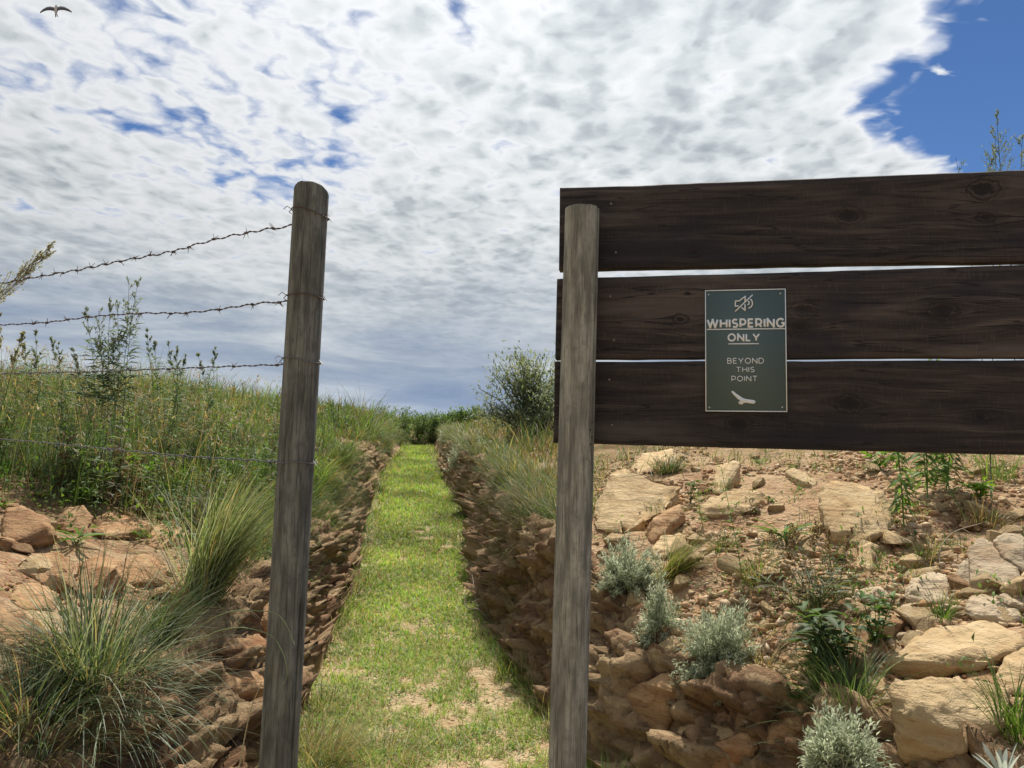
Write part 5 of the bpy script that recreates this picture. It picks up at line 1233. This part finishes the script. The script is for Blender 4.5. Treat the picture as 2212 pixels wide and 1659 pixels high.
# ------------------------------------------------------------------ broad-leaved plants: each leaf a part
def broadleaf(px, py, w, h, n, metas, label, d=None, stems=7, name='leafy_plant'):
    p = hit(px, py) if d is None else at_depth(px, py, d); D_ = p[1]; wm, hm = w/F0*D_, h/F0*D_
    o = thing(name, label, 'plant', p); st = MB(); tips = []
    for s_ in range(stems):
        a = rng.uniform(0, 6.28); rr = rng.uniform(.1, .5)*wm
        tp = p+np.array([math.cos(a)*rr, math.sin(a)*rr*.6, hm*rng.uniform(.5, .95)]); t_ = np.linspace(0, 1, 6)[:, None]
        C = p*(1-t_)+tp*t_; C[:, 2] += .12*hm*np.sin(np.pi*t_[:, 0]); st.tube(C, np.linspace(.0028, .0014, 6), (.10, .13, .04), 4); tips.append(C)
    st.build('stems', M_STEM, o)
    for i in range(n):
        C = tips[i % stems]; j = rng.integers(1, 6); b = C[j]; a = rng.uniform(0, 6.28)
        put_leaf(metas[rng.integers(len(metas))], o, b, (math.cos(a), math.sin(a), rng.uniform(.1, 1.1)), float(rng.uniform(.65, 1.2)), float(rng.normal(0, .3)))
    return o
LB = [leaf_mesh('bright_leaf', .068, .028, M_LEAF, c_) for c_ in ((.16, .30, .04), (.21, .36, .05), (.12, .24, .035))]
LM = [leaf_mesh('mid_leaf', .045, .017, M_LEAF, c_) for c_ in ((.09, .17, .04), (.12, .21, .05), (.07, .13, .035))]
LD = [leaf_mesh('dark_leaf', .085, .026, M_LEAF, c_, .5) for c_ in ((.075, .13, .04), (.10, .17, .05), (.085, .12, .05))]
LS = [leaf_mesh('strap_leaf', .16, .018, M_LEAF, c_, .35) for c_ in ((.13, .23, .06), (.10, .19, .05))]
LN = [leaf_mesh('narrow_leaf', .10, .0075, M_LEAF, c_, .3) for c_ in ((.13, .16, .085), (.17, .19, .11), (.10, .14, .07))]
broadleaf(295, 1085, 150, 105, 130, LB, 'bright green broad leaved plant on the left bank', None, 12)
broadleaf(175, 1095, 70, 45, 30, LB, 'smaller bright green leafy plant left of the broad leaved one', None, 6)
broadleaf(135, 1060, 160, 90, 80, LM, 'darker leafy herb on the left bank above the brown rock', None, 12)
broadleaf(45, 1000, 130, 90, 70, LM, 'dark leafy herb at the left edge of the bank', None, 10)
broadleaf(165, 1180, 60, 28, 12, LS, 'strap leaved plant lying over the tan layered rock', None, 3)
broadleaf(1785, 1465, 200, 150, 130, LD, 'dark leafy plant with drooping leaves left of the flat slab', None, 10)
broadleaf(1895, 1415, 120, 120, 90, LM, 'fresh green leafy plant beside the flat slab', None, 8)
broadleaf(1750, 1360, 200, 120, 150, LN, 'dark narrow leaved plant arching above the gravel', None, 12)
broadleaf(1700, 1180, 70, 40, 26, LS, 'light green strap leaved sprouts on the gravel slope', None, 5)
broadleaf(1490, 1095, 44, 60, 26, LM, 'small grey green sprig beside the brown tilted slab', None, 4)
broadleaf(1905, 1020, 90, 45, 40, LB, 'lime green leafy sprout under the screen', None, 6)
broadleaf(2115, 1085, 90, 50, 36, LB, 'pale green trailing herb under the right part of the screen', None, 6)
broadleaf(1720, 1530, 60, 40, 20, LM, 'small green herb on the overhang below the silver shrub', None, 4)

# ------------------------------------------------------------------ tall weeds
def weed(stems, label, D_=None, base=None, leafL=.05, leafW=.008, nleaf=26, col=((.09, .15, .06), (.12, .18, .07)), head=.0, headc=((.22, .24, .12), (.30, .28, .16)), rad=.0026, branch=10, name='tall_weed', droopleaf=0.0, leaf_from=.12, cat='weed', hsz=1.0, fan=.45):
    """stems: list of ((base px), (tip px)); head: fraction of the stem carrying a feathery flower head"""
    if base is None: base = hit(*stems[0][0])
    D_ = D_ or base[1]
    root = thing(name, label, cat, base); st, lf, hd = MB(), MB(), MB()
    for (bx, by), (tx, ty) in stems:
        b = at_depth(bx, by, D_); b[1] += rng.normal(0, .02); tp = at_depth(tx, ty, D_); tp[1] += rng.normal(0, .05)
        L = np.linalg.norm(tp-b); t_ = np.linspace(0, 1, 14)[:, None]
        C = b*(1-t_)+tp*t_; C[:, 0] += .03*L*np.sin(t_[:, 0]*3.0+rng.uniform(0, 3)); C[:, 1] += .02*L*np.sin(t_[:, 0]*4)
        C[0, 2] = min(C[0, 2], float(ground(C[0, 0], C[0, 1])))            # rooted in the ground
        st.tube(C, np.linspace(rad, rad*.4, 14), np.array(col[0])*.9, 5)
        n = nleaf; u = rng.uniform(leaf_from, 1.0-head*.6, n); pos = np.stack([np.interp(u, t_[:, 0], C[:, i]) for i in range(3)], 1)
        a = rng.uniform(0, 6.28, n); dr = np.stack([np.cos(a), np.sin(a), rng.uniform(.2, .9, n)-droopleaf*1.6], 1)
        lf.leaves(pos, dr, leafL*rng.uniform(.6, 1.25, n)*(1.15-.6*u), leafW*rng.uniform(.7, 1.3, n), pick(np.array(col), n), .3)
        if head > 0:
            for k in range(branch):
                u0 = 1-head*rng.random(); o_ = np.array([np.interp(u0, t_[:, 0], C[:, i]) for i in range(3)])
                a = rng.uniform(0, 6.28); ln = L*head*.42*(1.08-(u0-(1-head))/head*.8)*rng.uniform(.5, 1.1)
                ax = (tp-b)/L; e = o_+ax*ln*.8+np.array([math.cos(a), math.sin(a), .1])*ln*fan
                tt = np.linspace(0, 1, 5)[:, None]; Br = o_*(1-tt)+e*tt
                st.tube(Br, np.linspace(rad*.45, rad*.25, 5), np.array(headc[0])*.8, 3, False)
                m_ = 16; w_ = rng.uniform(.25, 1, m_)[:, None]; pp = o_*(1-w_)+e*w_+rng.normal(0, ln*.045, (m_, 3))
                hd.leaves(pp, rng.normal(0, .6, (m_, 3))+ax, hsz*rng.uniform(.010, .018, m_)*max(1, D_/4), hsz*rng.uniform(.005, .009, m_)*max(1, D_/4), pick(np.array(headc), m_, .2), .1)
    st.build('stems', M_STEM, root)
    if lf.n: lf.build('foliage', M_LEAF, root)
    if hd.n: hd.build('flower_heads', M_SILVER, root)['kind'] = 'stuff'
    return root
GW = ((.10, .15, .075), (.13, .18, .09), (.08, .12, .06)); GH = ((.26, .30, .19), (.32, .34, .23), (.22, .26, .17))
weed([((232, 905), (280, 607)), ((262, 905), (299, 613)), ((225, 905), (241, 655)), ((240, 900), (256, 652)), ((212, 905), (212, 667)), ((200, 905), (173, 667)), ((190, 900), (172, 760)), ((245, 900), (262, 720)), ((222, 900), (225, 730))],
     'tall many stemmed feathery weed on the left crest behind the wires', D_=5.2, base=None, leafL=.13, leafW=.011, nleaf=46, col=((.15, .21, .11), (.19, .25, .14), (.12, .17, .09)), head=.46, headc=GH, branch=12)
weed([((-300, 930), (102, 528)), ((-310, 930), (88, 552))], 'leaning plumed weed at the left edge crossing the topmost wire', D_=3.1, base=at_depth(-305, 1000, 3.1), nleaf=6, leafL=.06, col=GW, head=.48, headc=((.42, .40, .29), (.34, .35, .25), (.48, .45, .34)), branch=34, rad=.003, fan=.28)
weed([((-70, 1000), (30, 690)), ((-60, 1000), (60, 726)), ((-90, 1000), (6, 700))], 'small yellowish plumed weed at the left edge by the second wire', D_=3.2, base=at_depth(-75, 1080, 3.2), nleaf=8, col=GW, head=.28, headc=((.33, .32, .16), (.28, .27, .15)), branch=16)
for (b0, tips, dd, lb) in ((70, ((52, 742), (84, 720), (66, 760)), 5.0, 'feathery weed left of the tall many stemmed one'), (135, ((122, 730), (146, 748)), 5.6, 'thin feathery weed close left of the tall many stemmed one'),
                          (375, ((362, 742), (388, 756), (400, 772)), 5.8, 'feathery weed on the crest midway to the dark post'), (455, ((440, 770), (468, 752)), 6.4, 'thin weed on the crest near the dark post'), (330, ((322, 716), (340, 744)), 5.4, 'thin feathery weed right of the tall many stemmed one')):
    weed([((b0+rng.uniform(-10, 10), 900), t_) for t_ in tips], lb, D_=dd, base=at_depth(b0, 905, dd), leafL=.10, leafW=.010, nleaf=34, col=((.14, .21, .09), (.18, .25, .12), (.11, .17, .07)), head=.34, headc=GH, branch=8, rad=.0024)
weed([((2230, 1010), (2196, 268)), ((2225, 1010), (2160, 258)), ((2240, 1010), (2216, 300)), ((2215, 1010), (2150, 300))], 'tall feathery weed rising above the right end of the screen', D_=4.0, base=at_depth(2228, 1015, 4.0), nleaf=26, leafL=.10, leafW=.014, col=GW, head=.30, headc=((.20, .24, .13), (.24, .26, .15)), branch=12)
weed([((2130, 1010), (2076, 336)), ((2136, 1010), (2110, 352))], 'weed tip just showing above the screen left of the tall feathery one', D_=4.2, base=at_depth(2132, 1015, 4.2), nleaf=26, leafL=.09, leafW=.014, col=GW, head=.22, headc=((.14, .19, .08), (.2, .24, .12)), branch=14)
LV = ((.14, .25, .06), (.20, .32, .08), (.11, .20, .05))
weed([((1945, 1140), (1935, 800))], 'dark leafy weed stem rooted beside the sunken slab and passing behind the screen', leafL=.09, leafW=.018, nleaf=170, col=LV, rad=.004, droopleaf=.55)
weed([((1992, 1075), (1985, 780)), ((2000, 1075), (2012, 820))], 'pair of red stemmed weeds behind the screen near its middle right', leafL=.11, leafW=.018, nleaf=100, col=LV, rad=.004, droopleaf=.4)
weed([((2040, 1062), (2030, 760)), ((2046, 1062), (2060, 800))], 'green leafy weed pair behind the screen, third from the sunken slab', leafL=.12, leafW=.019, nleaf=120, col=LV, rad=.004, droopleaf=.5)
weed([((2080, 1120), (2030, 980))], 'leaning young weed above the cracked grey rock', leafL=.09, leafW=.012, nleaf=24, col=LV, rad=.003)
weed([((1600, 1262), (1556, 1008))], 'slender upright young weed in front of the long pale slab', leafL=.055, leafW=.010, nleaf=44, col=((.16, .25, .07), (.20, .29, .10)), rad=.0022)
weed([((1518, 1146), (1503, 1062))], 'short young weed left of the slender upright one', leafL=.05, leafW=.009, nleaf=34, col=((.16, .25, .07), (.20, .29, .10)), rad=.002)
weed([((1760+rng.uniform(-14, 14), 1310), (x_, y_)) for x_, y_ in ((1672, 1150), (1690, 1128), (1708, 1160), (1724, 1132), (1700, 1190), (1742, 1160))], 'left brown headed herb on the gravel slope', leafL=.05, leafW=.006, nleaf=16, col=((.11, .12, .06), (.15, .16, .09)), head=.20, hsz=.6, fan=1.1, headc=((.26, .17, .08), (.32, .22, .11), (.22, .15, .08)), branch=12, rad=.0016, name='brown_headed_herb')
weed([((1800+rng.uniform(-12, 12), 1300), (x_, y_)) for x_, y_ in ((1768, 1140), (1786, 1128), (1805, 1150), (1826, 1140), (1780, 1172), (1840, 1168))], 'right brown headed herb in front of the sunken slab', leafL=.05, leafW=.006, nleaf=16, col=((.11, .12, .06), (.15, .16, .09)), head=.22, hsz=.6, fan=1.1, headc=((.26, .17, .08), (.32, .22, .11), (.22, .15, .08)), branch=12, rad=.0016, name='brown_headed_herb')

# ------------------------------------------------------------------ bushes
def bush(px, py, w, h, label, cols, leafL, leafW, n, stems, d=None, group=None, name='leafy_bush', up=.5, bias=.25):
    p = hit(px, py) if d is None else at_depth(px, py, d); D_ = p[1]; p[2] = ground(p[0], p[1]); wm, hm = w/F0*D_, h/F0*D_
    o = thing(name, label, 'bush', p, group); st, lf = MB(), MB()
    for s_ in range(stems):
        a = rng.uniform(0, 6.28); el = rng.uniform(bias, 1.5); dv = np.array([math.cos(a)*math.cos(el)*wm*.55, math.sin(a)*math.cos(el)*wm*.5, math.sin(el)*hm])
        tp = p+dv*rng.uniform(.7, 1.1); t_ = np.linspace(0, 1, 8)[:, None]; C = p*(1-t_)+tp*t_; C[:, 2] += .08*hm*np.sin(np.pi*t_[:, 0]); C += rng.normal(0, .012*hm, C.shape)*t_
        st.tube(C, np.linspace(.010, .003, 8)*hm, (.12, .085, .05), 4, False)
        m_ = n//stems; u = rng.uniform(.25, 1.05, m_); pos = np.stack([np.interp(u, t_[:, 0], C[:, i]) for i in range(3)], 1)+rng.normal(0, .055, (m_, 3))*np.array([wm, wm, hm])
        dr = rng.normal(0, .7, (m_, 3))+dv/np.linalg.norm(dv)*.9; dr[:, 2] += up*rng.uniform(-.5, 1, m_)
        lf.leaves(pos, dr, leafL*rng.uniform(.6, 1.2, m_), leafW*rng.uniform(.7, 1.3, m_), pick(np.array(cols), m_, .22), .25)
    st.build('stems', M_STEM, o); lf.build('crown', M_LEAF, o); return o
bush(1145, 910, 235, 185, 'grey green willow leaved bush on the right skyline beside the screen', ((.21, .26, .16), (.26, .30, .20), (.16, .21, .12), (.33, .36, .27)), .085, .020, 8500, 60, 11.0, up=.2, bias=.1)
BG = 'bushes on the skyline beyond the path'
ORD = ('first', 'second', 'third', 'fourth', 'fifth', 'sixth', 'seventh', 'eighth', 'ninth', 'tenth', 'eleventh')
for i_, (bx, by, bw, bh) in enumerate(((712, 905, 60, 28), (752, 908, 76, 30), (790, 908, 70, 26), (828, 912, 80, 34), (868, 922, 80, 40), (905, 932, 70, 42), (940, 930, 84, 38), (972, 925, 76, 38), (1002, 918, 66, 36), (1030, 910, 60, 34))):
    bush(bx, by, bw, bh, '%s dark green skyline bush counted rightwards from the dark post' % ORD[i_], ((.13, .22, .055), (.17, .26, .07), (.10, .17, .05)), .09, .034, 1300, 22, None, BG, bias=-.25)
for bx, by, bw, bh, lb in ((905, 962, 90, 60, 'shaded bush closing the far end of the path on the left'), (940, 958, 70, 60, 'shaded bush closing the far end of the path in the middle'), (880, 950, 60, 50, 'bush on the left rim where the path bends away')):
    bush(bx, by, bw, bh, lb, ((.10, .17, .05), (.13, .20, .06), (.15, .22, .07)), .09, .032, 1500, 26, None, None, bias=-.3)
bush(500, 860, 130, 64, 'low fresh green bush on the left crest under the third wire', ((.09, .17, .04), (.12, .21, .05), (.07, .13, .04)), .05, .016, 1700, 30, 6.2)
bush(1245, 905, 60, 60, 'grey bush half hidden behind the pale post', ((.11, .15, .08), (.15, .19, .11)), .08, .02, 900, 20, 9.5)

# ------------------------------------------------------------------ dead stalks and twigs
def stick(pts, label, col, rad, name='dead_stalk', cat='stalk', extra=()):
    K = [np.array(at_depth(*q)) for q in pts]; root = thing(name, label, cat, K[0]); K = np.array(K); s = np.linspace(0, len(K)-1, 8*len(K))
    C = np.stack([smooth_interp(s, np.arange(len(K)), K[:, i]) for i in range(3)], 1); mb = MB(); mb.tube(C, np.linspace(rad, rad*.5, len(C)), col, 5)
    for e in extra:
        E_ = np.array([at_depth(*q) for q in e]); s = np.linspace(0, len(E_)-1, 6*len(E_))
        mb.tube(np.stack([smooth_interp(s, np.arange(len(E_)), E_[:, i]) for i in range(3)], 1), np.linspace(rad*.6, rad*.25, len(s)), col, 4)
    mb.build('stem', M_STEM, root); return root
g1 = hit(236, 1062)[1]
stick([(236, 1064, g1), (240, 990, g1), (237, 910, g1), (226, 886, g1), (234, 878, g1)], 'bleached stalk with hooked tip on the left bank', (.42, .40, .30), .004)
g1 = hit(478, 1000)[1]
stick([(486, 1040, g1), (484, 960, g1), (480, 905, g1), (472, 880, g1)], 'thin straw stalk left of the dark post', (.46, .38, .2), .0028)
stick([(516, 1660, 2.6), (540, 1540, 2.58), (566, 1472, 2.56)], 'pale dry stem beside the foot of the dark post', (.5, .42, .25), .0022)
g1 = hit(1050, 1345)[1]
stick([(1062, 1346, g1), (1035, 1318, g1-.05), (1008, 1312, g1-.05), (1005, 1290, g1), (1022, 1270, g1), (1020, 1240, g1+.1)], 'curled dry grey branch lying against the right trench wall', (.34, .29, .22), .005, 'dry_branch', 'branch',
      ([(1035, 1318, g1-.05), (1026, 1290, g1), (1030, 1268, g1)], [(1062, 1346, g1), (1050, 1310, g1), (1034, 1275, g1)], [(1020, 1300, g1), (1040, 1296, g1), (1052, 1330, g1)]))
g1 = hit(2030, 1205)[1]
stick([(2034, 1240, g1-.1), (2030, 1190, g1), (2060, 1150, g1+.05), (2120, 1130, g1+.1)], 'pale dry twig lying above the shaded pointed rock', (.40, .32, .22), .004, 'dry_branch', 'branch', ([(2030, 1190, g1), (2010, 1160, g1), (2000, 1150, g1)], [(2060, 1150, g1+.05), (2040, 1130, g1), (2000, 1120, g1)], [(2080, 1142, g1), (2110, 1160, g1), (2140, 1168, g1)]))
g1 = hit(900, 1480)[1]
stick([(985, 1478, hit(985, 1478)[1]), (930, 1452, hit(930, 1452)[1]), (885, 1430, hit(885, 1430)[1]), (860, 1405, hit(860, 1405)[1])], 'long dry straw stem lying across the near path', (.5, .45, .25), .0025, 'straw_stem', 'straw')

# ------------------------------------------------------------------ swallow high at the upper left
bp0 = at_depth(120, 20, 8.6)
BIRD = thing('bird', 'small dark bird with pale underside flying at the upper left', 'bird', bp0)
m_bd, t = mat('bird_dark'); gg = t.n('ShaderNodeNewGeometry').outputs['Position']
finish(t, t.mix(t.noise(gg, 60, 3), (0.06, 0.055, 0.062), (0.10, 0.09, 0.095)), 0.6, 0.3)
m_bl, t = mat('bird_pale'); finish(t, (0.55, 0.50, 0.46), 0.8, 0.2)
ex, ey, ez = _rr, _f, _uu                        # wings spread across the view, seen from below and behind
cv = ey*0.45+ez*0.88; nv_ = ez*0.45-ey*0.88
def bpnt(a, b, c): return bp0+ex*(a*1.25)+cv*(b*0.9)+nv_*c*0.6+ex*(-0.12*b)
mb = MB(); sp = [(-.075, .003, .0), (-.06, .010, .004), (-.03, .017, .006), (.0, .019, .007), (.03, .016, .009), (.05, .012, .012), (.062, .010, .014), (.072, .004, .013)]
rows = np.array([[bpnt(.004+math.cos(q)*r_, b_, -.012+c_+math.sin(q)*r_*.9-.25*(-b_)*.9) for q in np.arange(10)/10*2*np.pi] for (b_, r_, c_) in sp])
i = np.arange(len(sp)-1)[:, None]*10; j = np.arange(10)[None]; j2 = (j+1) % 10
mb.add(rows.reshape(-1, 3), [np.stack([i+j, i+j2, i+10+j2, i+10+j], -1).reshape(-1, 4), np.arange(10)[None], (np.arange(10)+10*(len(sp)-1))[None]], (1, 1, 1)); mb.build('body', m_bl, BIRD, True)
for s_ in (-1, 1):
    mb = MB(); prof = [(0.012, .030, -.030, .006), (.05, .040, -.022, .016), (.085, .030, -.024, .016), (.12, .004, -.034, .006), (.150, -.030, -.044, -.010)]
    top, bot = [], []
    for (a, f_, r_, z_) in prof:
        if s_ < 0: z_ = z_-.10*a
        top += [bpnt(s_*a, f_, z_+.002+.15*f_), bpnt(s_*a, r_, z_+.001+.55*r_*.6)]; bot += [bpnt(s_*a, f_, z_-.001+.15*f_), bpnt(s_*a, r_, z_-.001+.55*r_*.6)]
    n_ = len(prof); V = np.array(top+bot); q = []
    for k in range(n_-1):
        q += [(2*k, 2*k+1, 2*k+3, 2*k+2), (2*n_+2*k, 2*n_+2*k+2, 2*n_+2*k+3, 2*n_+2*k+1), (2*k, 2*k+2, 2*n_+2*k+2, 2*n_+2*k), (2*k+1, 2*n_+2*k+1, 2*n_+2*k+3, 2*k+3)]
    mb.add(V, [np.array(q)], (1, 1, 1)); mb.build('wing', m_bd, BIRD)
mb = MB()
for s_ in (-1, 1):
    mb.add([bpnt(.004, -.06, -.022), bpnt(.004+s_*.010, -.062, -.024), bpnt(.010+s_*.014, -.115, -.052), bpnt(.010+s_*.004, -.10, -.044), bpnt(.004, -.06, -.024), bpnt(.004+s_*.010, -.062, -.026), bpnt(.010+s_*.014, -.115, -.054), bpnt(.010+s_*.004, -.10, -.046)],
           [[(0, 1, 2, 3), (4, 7, 6, 5), (0, 4, 5, 1), (1, 5, 6, 2), (2, 6, 7, 3), (3, 7, 4, 0)]], (1, 1, 1))
mb.build('tail', m_bd, BIRD)
